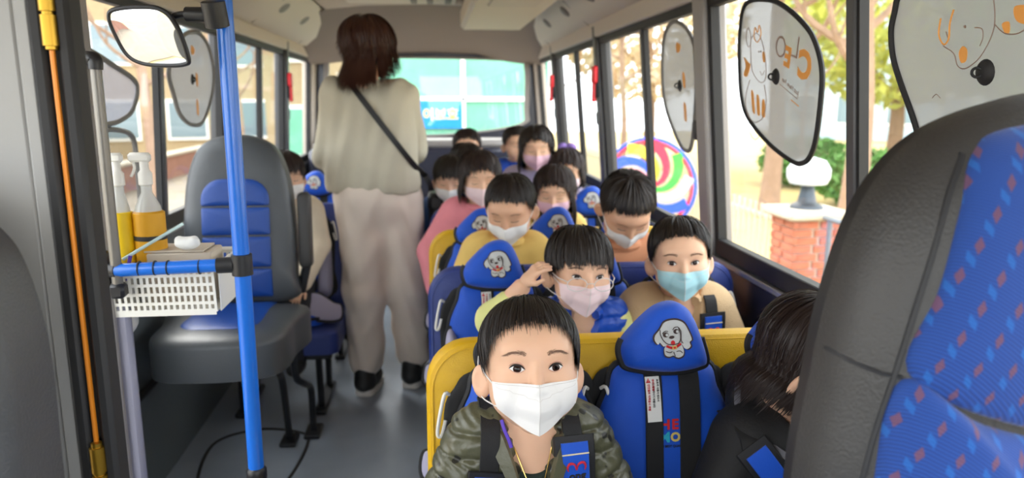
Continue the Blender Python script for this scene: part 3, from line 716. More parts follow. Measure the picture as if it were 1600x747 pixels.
def head_prims():
    P = [ell((0, .012, .028), (.0705, .088, .071), k=0), ell((0, -.016, -.027), (.0605, .062, .069), k=.03)]
    for s in (-1, 1): P.append(ell((s * .034, -.040, -.036), (.031, .034, .034), k=.02))
    P += [ell((0, -.058, -.080), (.024, .018, .016), k=.02), ell((0, -.060, .026), (.048, .018, .018), k=.02),
          cap((0, -.0795, .002), (0, -.090, -.030), .005, .0092, k=.012)]
    for s in (-1, 1):
        P.append(ell((s * .0095, -.083, -.033), (.007, .008, .006), k=.006))
        P.append(ell((s * .029, -.100, .001), (.018, .020, .010), k=.014, sub=True))
    P += [ell((0, -.0775, -.056), (.020, .008, .0045), k=.006), ell((0, -.0765, -.064), (.016, .008, .0045), k=.005)]
    return P
def ear_prims():
    P = []
    for s in (-1, 1):
        P += [ell((s * .0750, .018, -.024), (.0080, .0185, .0265), rot=(R(-6), 0, s * R(-48)), k=.006)]
        P += [ell((s * .0805, .0105, -.020), (.0062, .0105, .0155), rot=(R(-6), 0, s * R(-48)), k=.004, sub=True)]
    return P
HP = head_prims(); HPE = HP + ear_prims()
def front_y(x, z, prims=HP):
    x = A(x); y = np.full(x.shape, -0.16)
    for _ in range(60): y = np.minimum(y + 0.8 * np.maximum(sdf(prims, np.stack([x, y, A(z) + 0 * x], -1)), 0), 0.10)
    return y
HC = A([0, .012, .03]); POLE_T = R(20)
def hdir(phi, t):
    """direction from the head centre: phi 0 = face, t from the crown"""
    d = np.stack([np.sin(t) * np.sin(phi), -np.sin(t) * np.cos(phi), np.cos(t)], -1)
    c, s = math.cos(-POLE_T), math.sin(-POLE_T)   # tip the crown backwards
    return np.stack([d[..., 0], c * d[..., 1] - s * d[..., 2], s * d[..., 1] + c * d[..., 2]], -1)
_g = np.linspace(-PI, PI, 73); _t = np.linspace(0, R(150), 61)
_D = hdir(_g[:, None] + 0 * _t[None], 0 * _g[:, None] + _t[None]); _lo = np.full(_D.shape[:2], .03); _hi = np.full(_D.shape[:2], .17)
_sk = [p for p in HP[:2]] + [ell((0, .02, -.06), (.05, .055, .06), k=.03)]
for _ in range(22):
    _m = (_lo + _hi) / 2; _i = sdf(_sk, HC + _D * _m[..., None]) < 0; _lo = np.where(_i, _m, _lo); _hi = np.where(_i, _hi, _m)
def hrad(phi, t):
    u = (np.mod(phi + PI, 2 * PI)) / (2 * PI) * 72; v = np.clip(t / R(150) * 60, 0, 59.999); i = np.minimum(u.astype(int), 71); j = v.astype(int); a = u - i; b = v - j
    return (_lo[i, j] * (1 - a) + _lo[i + 1, j] * a) * (1 - b) + (_lo[i, j + 1] * (1 - a) + _lo[i + 1, j + 1] * a) * b

BOY = [(0, 81), (20, 82), (38, 86), (52, 95), (66, 109), (80, 117), (95, 110), (108, 120), (130, 122), (180, 120)]
BOWL = [(0, 106), (35, 107), (55, 110), (70, 117), (82, 120), (95, 112), (108, 120), (130, 124), (180, 122)]
SHORT = [(0, 84), (35, 86), (55, 92), (70, 106), (82, 114), (95, 100), (108, 112), (130, 118), (180, 118)]
GIRL = [(0, 90), (20, 92), (35, 98), (50, 108), (65, 118), (80, 124), (100, 128), (120, 126), (180, 122)]
def make_hair(line, n=2500, seed=1, w=.0016, L=62, lift=.010, clump=70, fall=0.0, fall_from=50, part=None, base=.003, K=7, jit=5, flick=0.0, sweep=0.0):
    rg = np.random.default_rng(seed); a_, l_ = A(line)[:, 0], R(1) * A(line)[:, 1]
    def te(phi): return np.interp(np.degrees(np.abs((phi + PI) % (2 * PI) - PI)), a_, l_)
    phi = rg.uniform(-PI, PI, n); T = te(phi); t0 = T * np.sqrt(rg.uniform(0.0004, .96, n)); jt = rg.normal(0, R(jit), n)
    cc = rg.uniform(-PI, PI, clump); near = cc[np.argmin(np.abs((phi[:, None] - cc[None] + PI) % (2 * PI) - PI), 1)]
    dl = (near - phi + PI) % (2 * PI) - PI
    end = np.minimum(t0 + R(L) * rg.uniform(.75, 1.1, n), T + jt); end = np.maximum(end, t0 + R(7))
    s = np.linspace(0, 1, K)[None]; t = t0[:, None] + (end - t0)[:, None] * s
    ph = phi[:, None] + dl[:, None] * .55 * s ** 1.5 + rg.normal(0, .03, n)[:, None] * s + sweep * s * np.cos(phi)[:, None]
    top = 1 - (t0 / T)[:, None]
    hh = base + lift * (0.25 + .75 * top) * np.sin(np.clip(s * 1.3 + .25, 0, 1) * PI / 2) * (1 - .25 * s) + rg.uniform(0, .003, n)[:, None]
    D = hdir(ph, t); P = HC + D * (hrad(ph, t) + hh)[..., None]
    if fall > 0:
        m = np.abs(np.degrees((phi + PI) % (2 * PI) - PI)) > fall_from
        dr = fall * rg.uniform(.85, 1.05, n) * m; e = P[:, -1]; d = D[:, -1] * A([1, 1, 0]); K2 = 6; q = np.linspace(0, 1, K2 + 1)[1:][None, :, None]
        ext = e[:, None] + A([0, 0, -1]) * dr[:, None, None] * q + d[:, None] * (.012 * np.sin(q * 2.2) + flick * q ** 3) * (m[:, None, None]) + (~m)[:, None, None] * D[:, -1:, :] * .0004 * q
        reach = end >= T - R(9); P = np.concatenate([P, np.where(reach[:, None, None], ext, e[:, None] + (ext - e[:, None]) * .25)], 1)
    n2 = P.shape[1]; Tn = np.gradient(P, axis=1); Rd = P - HC; Sd = np.cross(Tn, Rd); Sd /= np.linalg.norm(Sd, axis=-1)[..., None] + 1e-9
    tw = rg.normal(0, .35, n)[:, None, None]; Rn = Rd / np.linalg.norm(Rd, axis=-1)[..., None]; Sd = Sd * np.cos(tw) + Rn * np.sin(tw)
    ww = (w * rg.uniform(.7, 1.3, n))[:, None] * (1 - .85 * np.linspace(0, 1, n2)[None] ** 2.2)
    V = np.stack([P - Sd * ww[..., None] / 2, P + Sd * ww[..., None] / 2], 2).reshape(-1, 3)
    b = (np.arange(n) * n2 * 2)[:, None] + (np.arange(n2 - 1) * 2)[None]; b = b.ravel(); F = np.stack([b, b + 2, b + 3, b + 1], 1).tolist()
    # scalp cap
    pg = np.linspace(-PI, PI, 49)[:-1]; tg = np.linspace(.02, 1, 14); TT = te(pg) - R(4)
    t2 = TT[:, None] * tg[None]; p2 = pg[:, None] + 0 * t2; cv = (HC + hdir(p2, t2) * (hrad(p2, t2) + .0025 + lift * .35 * np.sin(np.clip((1 - tg) * 3, 0, 1) * PI / 2)[None])[..., None]).reshape(-1, 3)
    o = len(V); m = 14; cf = [(o + i * m + k, o + i * m + k + 1, o + ((i + 1) % 48) * m + k + 1, o + ((i + 1) % 48) * m + k) for i in range(48) for k in range(m - 1)]
    cf.append(tuple(o + i * m for i in range(48)))
    return np.concatenate([V, cv]), F + cf
def mask_geo(hi=True, top=-.021, bot=-.095):
    nu, nv = (33, 22) if hi else (17, 11)
    u = np.linspace(-1, 1, nu)[None]; v = np.linspace(0, 1, nv)[:, None]
    hw = .0640 - .003 * v - .010 * np.clip(v - .6, 0, 1); x = u * hw; zt = top + .003 * np.abs(u) ; zb = bot + .038 * np.abs(u) ** 1.35; z = zt + (zb - zt) * v
    fy = front_y(x, z) - .0025; fy = np.where(fy > .0, .05, fy)
    rb = -.0955 - .006 * np.sin(np.clip(v * 1.3, 0, 1) * PI) + .012 * np.clip(v - .55, 0, 1) / .45
    tent = rb + .50 * np.abs(x) + 5.2 * x ** 2 + .0015
    y = np.minimum(fy, tent) if True else tent
    P = np.stack([x + 0 * v, y, z], -1); V = np.concatenate([P.reshape(-1, 3), (P + A([0, .0012, 0])).reshape(-1, 3)]); o = nu * nv
    F = [(i * nu + k, (i + 1) * nu + k, (i + 1) * nu + k + 1, i * nu + k + 1) for i in range(nv - 1) for k in range(nu - 1)]
    return (V, F + [tuple(q + o for q in f)[::-1] for f in F]), P
def ear_loops(P, r=.0011):
    g = []
    for s, c in ((-1, 0), (1, -1)):
        a, b = P[1, c], P[-3, c]
        g.append(tube(spline([a, (s * .073, -.010, -.006), (s * .0785, .012, .016), (s * .079, .032, -.012), (s * .076, .016, -.046), b], 30), r, 6))
    return g
def eye_geo(s, open_=1.0, look=(0, 0)):
    """almond of eye white, iris, pupil; lash line; lids. s = side"""
    nu, nv = 44, 18; cx, cz = s * .0285, .0005; hw = .0112
    u = np.linspace(-1, 1, nu)[None]; v = np.linspace(-1, 1, nv)[:, None]
    up = .0058 * open_ * (1 - np.abs(u) ** 2.3); dn = .0050 * open_ * (1 - np.abs(u) ** 2.0)
    x = cx + u * hw + 0 * v; z = cz + np.where(v > 0, v * up, v * dn) + .0011 * u * s
    fy = front_y(x, z); y = fy - .0006 - .0034 * (1 - u ** 2) * (1 - np.abs(v) ** 2 * .8)
    V = np.stack([x, y, z], -1).reshape(-1, 3)
    F = [(i * nu + k, i * nu + k + 1, (i + 1) * nu + k + 1, (i + 1) * nu + k) for i in range(nv - 1) for k in range(nu - 1)]
    mid = V[A(F).astype(int)].mean(1); d = np.hypot(mid[:, 0] - cx - look[0], mid[:, 2] - cz - .0004 - look[1])
    idx = np.where(d < .0028, 2, np.where(d < .0059, 1, 0)).tolist()
    U = u[0]; uz = cz + up[0] + .0011 * U * s; lz = cz - dn[0] + .0011 * U * s; X = cx + U * hw
    def line(z, dz, off): zz = z + dz; return np.stack([X, front_y(X, zz) - off, zz], 1)
    lash = tube(line(uz, .0002, .0020), .0004 + .0010 * (1 - np.abs(U) ** 4), 6)
    fold = tube(line(uz, .0034, .0002), .0004 + .0009 * (1 - np.abs(U) ** 3), 6)
    low = tube(line(lz, -.0003, .0011), .0003 + .0006 * (1 - np.abs(U) ** 4), 6)
    return (V, F, idx), lash, fold, low
def brow_geo(s, n=110, seed=3, hz=.0210):
    rg = np.random.default_rng(seed); u = rg.uniform(0, 1, n); gs = []
    x = s * (.0150 + .030 * u); z = hz + .0045 * np.sin(u * 2.4) - .004 * u ** 2 + rg.normal(0, .0015, n) * (1 - .6 * u)
    dx = s * .0065 * (.6 + .4 * u); dz = .0020 * (1 - 1.6 * u)
    V = []; F = []
    for i in range(n):
        x1, z1 = x[i] + dx[i], z[i] + dz[i]; V += [(x[i], z[i] - .00026), (x[i], z[i] + .00026), (x1, z1)]; F.append((3 * i, 3 * i + 1, 3 * i + 2) if s < 0 else (3 * i + 2, 3 * i + 1, 3 * i))
    V = A(V); y = front_y(V[:, 0], V[:, 1]) - .0008
    return np.stack([V[:, 0], y, V[:, 1]], 1), F
def hand_prims(w, d, n, sc=1.0, curl=0.5, side=1):
    """palm, four fingers, thumb. w wrist, d pointing direction, n = back-of-hand normal, side: where the thumb is"""
    w, d, n = A(w), A(d) / np.linalg.norm(d), A(n); n = n - d * (n @ d); n /= np.linalg.norm(n); b = np.cross(d, n) * side
    P = [cap(w - d * .02 * sc, w + d * .012 * sc, .017 * sc, .019 * sc, k=.01)]
    for o in (-.016, -.005, .006, .016): P.append(cap(w + d * .012 * sc + b * o * .6 * sc, w + d * .045 * sc + b * o * sc, .0105 * sc, .0085 * sc, k=.008))
    for o, l in ((-.018, .030), (-.006, .037), (.006, .040), (.017, .036)):
        a0 = w + d * .046 * sc + b * o * sc; l *= sc; c1 = curl; c2 = curl * 2
        a1 = a0 + (d * math.cos(c1) - n * math.sin(c1)) * l * .55 + b * o * .12; a2 = a1 + (d * math.cos(c2) - n * math.sin(c2)) * l * .5
        P += [cap(a0, a1, .0064 * sc, .0058 * sc, k=.003), cap(a1, a2, .0058 * sc, .0048 * sc, k=.003)]
    t0 = w + d * .010 * sc + b * .014 * sc; t1 = t0 + (d * .6 + b * .75 - n * .25) * .026 * sc; t2 = t1 + (d * .9 + b * .25 - n * .3) * .022 * sc
    P += [cap(t0, t1, .0085 * sc, .0070 * sc, k=.006), cap(t1, t2, .0066 * sc, .0055 * sc, k=.003)]
    return P
_cache = {}
def head_mesh(h):
    if h not in _cache: _cache[h] = nets(HPE, h)
    return _cache[h]

def kid(label, X, Y, Zseat, head, hrot=(0, 0, 0), hs=1.0, hair=None, hairmat=None, mask=None, top=None, topmat=None, shirt=None, skin=None, res=(.0045, .010), arms=None, eyes=True, closed=False,
        sleeve=(.93, .93), nd=.140, swd=.098, vest=False, lean=0.06, glasses=False, pants=None, infl=.016, opening=None, quilt=0.0, collar=True, group='children sitting on the bus', hi=False, hands=True, look=(0, 0)):
    """a seated child facing the camera. head = world position of the head centre; body follows"""
    r = thing('person', label, 'person', (X, Y, Zseat), group=group); skin = skin or M_skin
    hp = A(head) - A([X, Y, Zseat]); E = Euler((hrot[0], hrot[2], hrot[1]), 'XYZ'); HM = np.array(E.to_matrix())
    def H(g): return (A(g[0]) * hs @ HM.T + hp,) + tuple(g[1:])
    sh_z = hp[2] - nd * hs; nb = A([hp[0] * .75, hp[1] * .55, sh_z]); sw = swd
    hipc = A([0, 0, .075])
    ch = hipc * .4 + nb * .6
    torso = [ell(hipc, (.105, .085, .085), k=0), ell(ch, (.095, .074, .135), k=.05), cap(nb + A([-swd + .023, .005, 0]), nb + A([swd - .023, .005, 0]), .044, .044, k=.04)]
    neck = [cap(nb + A([0, .008, -.02]), hp + HM @ (A([0, .022, -.055]) * hs), .044, .038, k=.02)]
    if arms is None: arms = [((-.148, -.015, -.125), (-.105, -.150, -.185)), ((.148, -.015, -.125), (.105, -.150, -.185))]
    ap = []; hands_p = []
    for s, (el, wr) in zip((-1, 1), arms):
        sp = nb + A([s * sw, .004, -.012]); el = nb + A(el); wr = nb + A(wr)
        ap.append((sp, el, wr)); d = wr - el; d /= np.linalg.norm(d)
        hands_p.append((wr + d * .012, d, s))
    body = torso + neck
    for sp, el, wr in ap: body = body + [cap(sp, el, .040, .033, k=.02), cap(el, wr, .033, .022, k=.012)]
    leg = []
    for s in (-1, 1):
        kn = A([s * .075, -.25, .045]); an = A([s * .075, -.285, -.17])
        leg += [cap(A([s * .055, -.02, .06]), kn, .062, .047, k=.02), cap(kn, an, .046, .032, k=.01)]
    gs = [H(head_mesh(res[0])), nets(body, res[1])]
    if hands:
        for w, d, s in hands_p: gs.append(nets(hand_prims(w, d, (s * .25, -.35, 1) if abs(d[2]) < .8 else (s, -1, 0), .9, .45, -s), .0042 if not hi else .003))
    gs.append(nets(leg, .014))
    mk('body', gs, skin, r, 180)
    mk('hair', H(make_hair(**(hair or {'line': BOY}))), hairmat or M_hair, r, 180)
    # face
    if eyes and not closed:
        for s in (-1, 1):
            e, la, fo, lw = eye_geo(s, 1.0 if not closed else .15, look)
            ey = mk('eye', H(e), [M_eyew, M_iris, M_pupil], r, 180)
            mk('eyelid', [H(la) + (0,), H(fo) + (1,), H(lw) + (1,)], [M_lash, M_lid], ey, 180)
    elif closed:
        for s in (-1, 1):
            U = np.linspace(-1, 1, 16); x = s * .0285 + U * .0115; z = -.003 - .0025 * (1 - U ** 2)
            mk('eyelid', H(tube(np.stack([x, front_y(x, z) - .0006, z], 1), .0009, 5)), M_lash, r)
    for s in (-1, 1): mk('eyebrow', H(brow_geo(s, 220 if hi else 70)), M_brow, r, 0)
    if mask:
        g, P = mask_geo(hi); mo = mk('face_mask', H(g), mask, r, 35)
        [mk('ear_loop', H(q), M_mwhite, mo) for q in ear_loops(P)]
        if hi:
            nv, nu = P.shape[:2]
            mk('seam', [H(tube(P[:, nu // 2] + A([0, -.0004, 0]), .0007, 5)), H(tube(P[1, 1:-1] + A([0, -.0003, 0]), .0004, 5)),
                        H(tube([P[int(6.5 - 3.4 * abs(k - 16) / 16 + .5), k] + A([0, -.0003, 0]) for k in range(1, 32)], .0003, 4))], mat('mask_seam', srgb(214, 210, 206), .8), mo)
    if glasses:
        g = []
        for s in (-1, 1):
            t = np.linspace(0, 2 * PI, 25)[:-1]; x = s * .0325 + .0235 * np.cos(t); z = -.012 + .0155 * np.sin(t); yy = np.full(24, -.0985) + .3 * np.abs(x) * .3
            g.append(H(tube(np.stack([x, yy, z], 1), .0011, 6, True)))
            g.append(H(tube([(s * .056, -.092, -.006), (s * .070, -.06, -.004), (s * .078, .01, .002)], .0013, 6)))
        g.append(H(tube([(-.009, -.0985, -.010), (0, -.101, -.008), (.009, -.0985, -.010)], .0011, 6)))
        mk('glasses', g, mat('clear_frame', srgb(214, 208, 204), .2), r)
    # clothes
    tp = inflate(torso, infl); sl = []
    for (sp, el, wr), sv in zip(ap, sleeve): sl = sl + [cap(sp, el, .040 + infl, .036 + infl, k=.02), cap(el, el + (wr - el) * sv, .036 + infl, .028 + infl * .8, k=.012)]
    if not vest: tp = tp + sl
    neckhole = [ell(nb + A([0, -.012, .065]), (.056, .062, .058), k=.006, sub=True)]
    if shirt:
        mk('shirt', nets(inflate(torso, infl * .35) + (inflate(sl, -.006) if vest else []) + [ell(nb + A([0, -.050, .035]), (.054, .075, .078), k=.006, sub=True)], res[1] * .9), shirt, r, 180)
    op = []
    if opening: op = [cap(nb + A([0, -.075, .05]), nb + A([0, -.080, -opening]), .057, .018, k=.006, sub=True)]
    pr = tp + neckhole + op
    V, F = nets(pr, res[1] * .8)
    if quilt:
        N = normals(pr, V); s = (V[:, 2] + .06 * V[:, 1]) / quilt
        for i, (sp, el, wr) in enumerate(ap):
            d = el - sp; L = np.linalg.norm(d); d = d / L; q = (V - sp) @ d; rr = np.linalg.norm((V - sp) - q[:, None] * d, axis=1)
            m = (rr < .075) & (q > .03) & ((V[:, 0] - nb[0]) * (1 if i else -1) > sw + .012); s = np.where(m, q / quilt + .3, s)
        fr = np.abs(s - np.round(s)) * quilt; f = 1 - np.exp(-(fr / .0042) ** 2) + .35 * np.abs(np.sin(PI * s)); V = V + N * ((f - 1.1) * .0058)[:, None] + N * (.0016 * np.sin(V[:, 0] * 210 + 3 * np.sin(V[:, 2] * 90)) * np.sin(V[:, 2] * 140 + V[:, 0] * 60))[:, None]
    j = mk('jacket', (V, F), topmat or M_dark, r, 180)
    if collar:
        t = np.linspace(0, 2 * PI, 33)[:-1]; cx = nb + A([0, -.006, .026])
        if opening: t = np.linspace(-PI * .5 + .62, PI * 1.5 - .62, 30)
        path = cx + np.stack([.054 * np.cos(t), .056 * np.sin(t), .010 + .012 * np.sin(t)], 1)
        mk('collar', tube(path, .0135, 8, not opening), topmat or M_dark, j)
    mk('trousers', nets(inflate(leg, .012) + [ell(hipc + A([0, 0, -.01]), (.118, .098, .07), k=.02)], .013), pants or M_dark, r, 180)
    for s in (-1, 1):
        mk('shoe', nets([ell((s * .075, -.315, -.205), (.036, .075, .030), k=0), cap((s * .075, -.285, -.17), (s * .075, -.285, -.20), .036, .036, k=.02)], .009), M_shoe, r, 180)
    return r, pr, nb, H
def jmat(n, c, rough=.6, bump=.4, bs=250, **k): return mat(n, c, rough, bump=bump, bscale=bs, vary=.06, vscale=12, **k)
def camo_mat():
    m = mat('olive_quilted_nylon', srgb(92, 92, 74), 0.36, bump=0.35, bscale=130, spec=.6); nt = m.node_tree; L = nt.links; b = nt.nodes['Principled BSDF']
    t = nt.nodes.new('ShaderNodeTexCoord'); v = nt.nodes.new('ShaderNodeTexVoronoi'); v.inputs['Scale'].default_value = 30; v.inputs['Randomness'].default_value = .8
    n = nt.nodes.new('ShaderNodeTexNoise'); n.inputs['Scale'].default_value = 55
    ad = nt.nodes.new('ShaderNodeVectorMath'); ad.operation = 'MULTIPLY_ADD'; ad.inputs[1].default_value = (.012, .012, .012)
    L.new(t.outputs['Object'], n.inputs['Vector']); L.new(n.outputs['Color'], ad.inputs[0]); L.new(t.outputs['Object'], ad.inputs[2]); L.new(ad.outputs[0], v.inputs['Vector'])
    cr = nt.nodes.new('ShaderNodeValToRGB'); cr.color_ramp.elements[0].position = .21; cr.color_ramp.elements[0].color = (*srgb(36, 36, 31), 1); cr.color_ramp.elements[1].position = .24; cr.color_ramp.elements[1].color = (*srgb(84, 84, 64), 1)
    L.new(v.outputs['Distance'], cr.inputs['Fac']); L.new(cr.outputs['Color'], b.inputs['Base Color'])
    return m
M_olive = camo_mat()
M_vest = jmat('blue_quilted_vest', srgb(20, 78, 190), .4); M_lime = jmat('pale_lime_knit', srgb(226, 226, 150), .8)
M_fleece = jmat('beige_fleece', srgb(206, 176, 136), .95, 1.0, 350); M_grey = jmat('grey_shirt', srgb(170, 172, 176), .8)
M_ysw = jmat('yellow_sweater', srgb(232, 196, 112), .9); M_peach = jmat('peach_top', srgb(214, 150, 112), .9)
M_pinkj = jmat('pink_jacket', srgb(232, 140, 150), .7); M_denim = jmat('denim_jacket', srgb(58, 86, 132), .85); M_blackj = jmat('black_jacket', (0.010, 0.010, 0.011), .7, .5, 160)
M_cream = jmat('cream_knit', srgb(222, 208, 184), .9); M_green = jmat('dark_green_shirt', srgb(30, 46, 38), .8); M_lilac = jmat('lilac_top', srgb(200, 188, 214), .9)

hero, hpr, hnb, HH = kid('boy in olive quilted jacket and white mask looking at the camera, nearest child', .155, 1.185, .44, (.1505, 1.132, .874), (R(-16), 0, 0), 1.05,
    hair=dict(line=BOY, n=8500, seed=4, w=.0014, lift=.008, clump=150, jit=6, L=58), mask=M_mwhite, topmat=M_olive, shirt=M_green, res=(.0026, .0046), quilt=.040, opening=.085, collar=False, hi=True, infl=.012, nd=.125, swd=.092)
# stand-up collar lapels, necklace, lanyard
for s in (-1, 1):
    p = spline([hnb + A(q) for q in ((s * .0, .060, .045), (s * .050, .040, .044), (s * .064, -.010, .032), (s * .052, -.052, .008), (s * .036, -.074, -.035), (s * .022, -.086, -.085))], 40)
    k = len(p); w = np.interp(np.linspace(0, 1, k), [0, .45, .7, 1], [.030, .034, .024, .012]); nr = np.stack([p[:, 0] - hnb[0], (p[:, 1] - hnb[1]) * 1.3, np.full(k, .035)], 1); nr /= np.linalg.norm(nr, axis=1)[:, None]
    jk = [c for c in hero.children if c.name.startswith('jacket')][0]
    mk('collar', ribbon(p, nr, w, .010), M_olive, jk, 60)
c = spline([hnb + A(q) for q in ((-.048, -.010, .035), (-.030, -.050, .000), (-.004, -.080, -.060), (.012, -.078, -.058), (.034, -.046, .004), (.048, -.008, .036))], 40)
mk('necklace', tube(c, .0011, 6), mat('gold_chain', srgb(220, 180, 100), .25, 1.0), hero)
c = spline([hnb + A(q) for q in ((-.050, -.050, .050), (-.046, -.058, .036), (-.040, -.064, .022), (-.036, -.068, .010))], 20)
mk('mask_lanyard', ribbon(c, (-.5, -.8, .1), .006, .002), mat('purple_lanyard', srgb(86, 58, 178), .6), hero)

# harness over the hero, parts of his child seat
def front_of(pr, x, z):
    x, z = A(x), A(z); y = np.full(x.shape, -.35)
    for _ in range(70): y = np.minimum(y + .7 * np.maximum(sdf(pr, np.stack([x, y, z], -1)), 0), .12)
    return y
M_cord = mat('cream_cord', srgb(226, 214, 170), .7)
M_dred = mat('red_thread', srgb(200, 40, 62), .6)
def logo(P0, ex, ez, en, seat, sc=1.0):
    """red arched emblem over dark lettering, stitched on a pad"""
    g = []
    for s in (-1, 1):
        a = spline([(s * .0135, -.0055), (s * .0150, .001), (s * .0125, .0075), (s * .0075, .0085), (s * .0025, .0050), (s * .0008, -.0045)], 24)
        w = .0006 + .0017 * np.sin(np.linspace(0, PI, len(a)))
        g.append(tube([(x, 0, z + .006) for x, z in a], w, 6) + (0,))
    g.append(at(text('ong', .0185, .0006, .0006), .001, -.0095) + (1,))
    out = []
    for q in g: V = A(q[0]) * sc; out.append((A(P0) + V[:, :1] * A(ex) - V[:, 1:2] * A(en) + V[:, 2:3] * A(ez), q[1], q[2]))
    return mk('emblem', out, [M_dred, M_ink], seat, 0)
def harness(pr, nb, root, seat, xs, tops, zs, with_logo=True, w=.046, slope=None):
    off = A(root.location) - A(seat.location)
    for x0, zt, zp in zip(xs, tops, zs):
        z = np.linspace(zt, nb[2] - .19, 26); x = x0 + ((nb[2] - z) * .06 * (1 if x0 > nb[0] else -1) if slope is None else (zt - z) * slope); y = front_of(pr, x, z)
        P = np.stack([x, y - .006, z], 1); N = normals(pr, np.stack([x, y, z], 1)); N = N * .3 + A([0, -.7, .1])
        N /= np.linalg.norm(N, axis=1)[:, None]
        back = spline([P[0] + A([0, .11, .012]), P[0] + A([0, .055, .022]), P[0] + A([0, .010, .008]), P[0]], 12)
        kb = len(back); ub = np.concatenate([np.tile(A([0, -.2, 1.0]), (kb, 1)), N]); ub /= np.linalg.norm(ub, axis=1)[:, None]
        mk('harness_strap', ribbon(np.concatenate([back, P])[np.r_[0:kb - 1, kb:kb + 26]] + off, ub[np.r_[0:kb - 1, kb:kb + 26]], .032, .003), M_web, seat, 60)
        i = int(np.argmin(np.abs(z - zp)))
        pd = mk('harness_pad', ribbon(P[i:] + N[i:] * .004 + off, N[i:], w * 1.48, .005), M_pipe, seat, 60)
        mk('pad_cover', ribbon(P[i + 1:] + N[i + 1:] * .008 + off, N[i + 1:], w, .0045), M_blue, pd, 60)
        for k in ((i + 3, i + 9) if with_logo else ()):
            if k < 25:
                T = P[k + 1] - P[k - 1]; T /= np.linalg.norm(T); b = np.cross(T, N[k]); q = P[k] + N[k] * .0128 + off
                mk('cord', tube([q - b * w * .48, q + b * w * .48], .0013, 6), M_cord, pd)
        if with_logo and x0 > nb[0]:
            k = i + 6; T = P[k - 1] - P[k + 1]; T /= np.linalg.norm(T); nn = N[k] - T * (N[k] @ T); nn /= np.linalg.norm(nn); ex = np.cross(nn, T) * -1
            ex = ex if ex[0] > 0 else -ex; logo(P[k] + nn * .0135 + off, ex, T, nn, pd)
harness(hpr, hnb, hero, CSEAT[0, 0], (hnb[0] - .070, hnb[0] + .066), (hnb[2] + .030, hnb[2] + .030), (hnb[2] - .034, hnb[2] + .022))
# his loose straps do not hang behind him
for key in ((0, 0),):
    for ch in list(CSEAT[key].children):
        if ch.name.startswith('warning_label'):
            for q in list(ch.children): bpy.data.objects.remove(q)
            bpy.data.objects.remove(ch)

K = {}
K[2] = kid('child with clear glasses, pink mask and blue vest, hand raised to the ear', .395, 1.85, .44, (.352, 1.735, .886), (R(0), R(5), R(3)), 1.0,
    hair=dict(line=BOWL, n=4200, seed=11, w=.0022, lift=.015, clump=80, L=66, jit=4), hairmat=M_hair, mask=M_mpink, topmat=M_vest, shirt=M_lime, opening=.09, quilt=.045, glasses=True, vest=True, sleeve=(.45, .93), res=(.0034, .0075),
    arms=[((-.222, -.075, .028), (-.158, -.090, .112)), ((.150, -.015, -.125), (.105, -.150, -.185))], hi=True)
K[3] = kid('boy in cyan mask and beige fleece by the window in the second row', .655, 1.86, .44, (.618, 1.770, .903), (R(-2), R(-12), R(-3)), .98,
    hair=dict(line=BOY, n=4200, seed=21, w=.0022, lift=.012, clump=80, L=60, jit=3.5), mask=M_mcyan, topmat=M_fleece, shirt=M_grey, opening=.10, res=(.0034, .0075), hi=True, infl=.022, look=(-.001, 0))
harness(K[3][1], K[3][2], K[3][0], CSEAT[1, 2], (K[3][2][0] + .070,), (K[3][2][2] + .028,), (K[3][2][2] + .0,))
K[4] = kid('boy with short black hair in yellow sweater looking down, third row', .215, 2.45, .44, (.243, 2.325, .955), (R(22), R(-18), 0), 1.0, hair=dict(line=SHORT, n=2600, seed=31, w=.0028, lift=.011, jit=4), mask=M_mwhite, topmat=M_ysw, closed=True, res=(.0045, .010), skin=M_skin2)
K[5] = kid('boy with black hair bowing his head low beside the window, third row', .640, 2.44, .44, (.612, 2.280, .955), (R(44), R(2), 0), 1.08, hair=dict(line=SHORT, n=3000, seed=41, w=.0028, lift=.012, jit=4), mask=M_mwhite, topmat=M_peach, closed=True, res=(.0045, .010), skin=M_skin2)
K[6] = kid('girl in pink jacket and pale pink mask, fourth row by the aisle', .15, 3.06, .44, (.185, 2.945, .985), (R(6), R(3), 0), 1.0, hair=dict(line=GIRL, n=2400, seed=51, w=.0032, lift=.010, fall=.06, base=.011), hairmat=M_hair2, mask=M_mpink, topmat=M_pinkj, closed=True, res=(.005, .011), infl=.022, arms=[((-.190, -.07, -.150), (-.170, -.17, -.285)), ((.148, -.015, -.125), (.105, -.150, -.185))])
K[7] = kid('girl with long dark hair and rose mask in the middle of the fourth row', .47, 3.06, .44, (.488, 2.945, .925), (R(8), R(-14), 0), 1.0, hair=dict(line=GIRL, n=2600, seed=61, w=.0032, lift=.010, fall=.12, base=.011, fall_from=58), hairmat=M_hair2, mask=M_mpink2, topmat=M_ysw, closed=True, res=(.005, .011))
K[8] = kid('child in denim jacket and white mask leaning toward the aisle, fifth row', .07, 3.58, .44, (.080, 3.30, .945), (R(10), R(-8), 0), 1.02, hair=dict(line=BOWL, n=2000, seed=71, w=.0036, lift=.013), mask=M_mwhite, topmat=M_denim, closed=True, res=(.006, .013))
K[9] = kid('child in white mask in the farthest row, left of the rear window shelf', .20, 4.28, .46, (.190, 4.15, 1.030), (R(6), 0, 0), 1.0, hair=dict(line=BOY, n=1500, seed=81, w=.004, lift=.012), hairmat=M_hair2, mask=M_mwhite, topmat=M_denim, closed=True, res=(.006, .014))
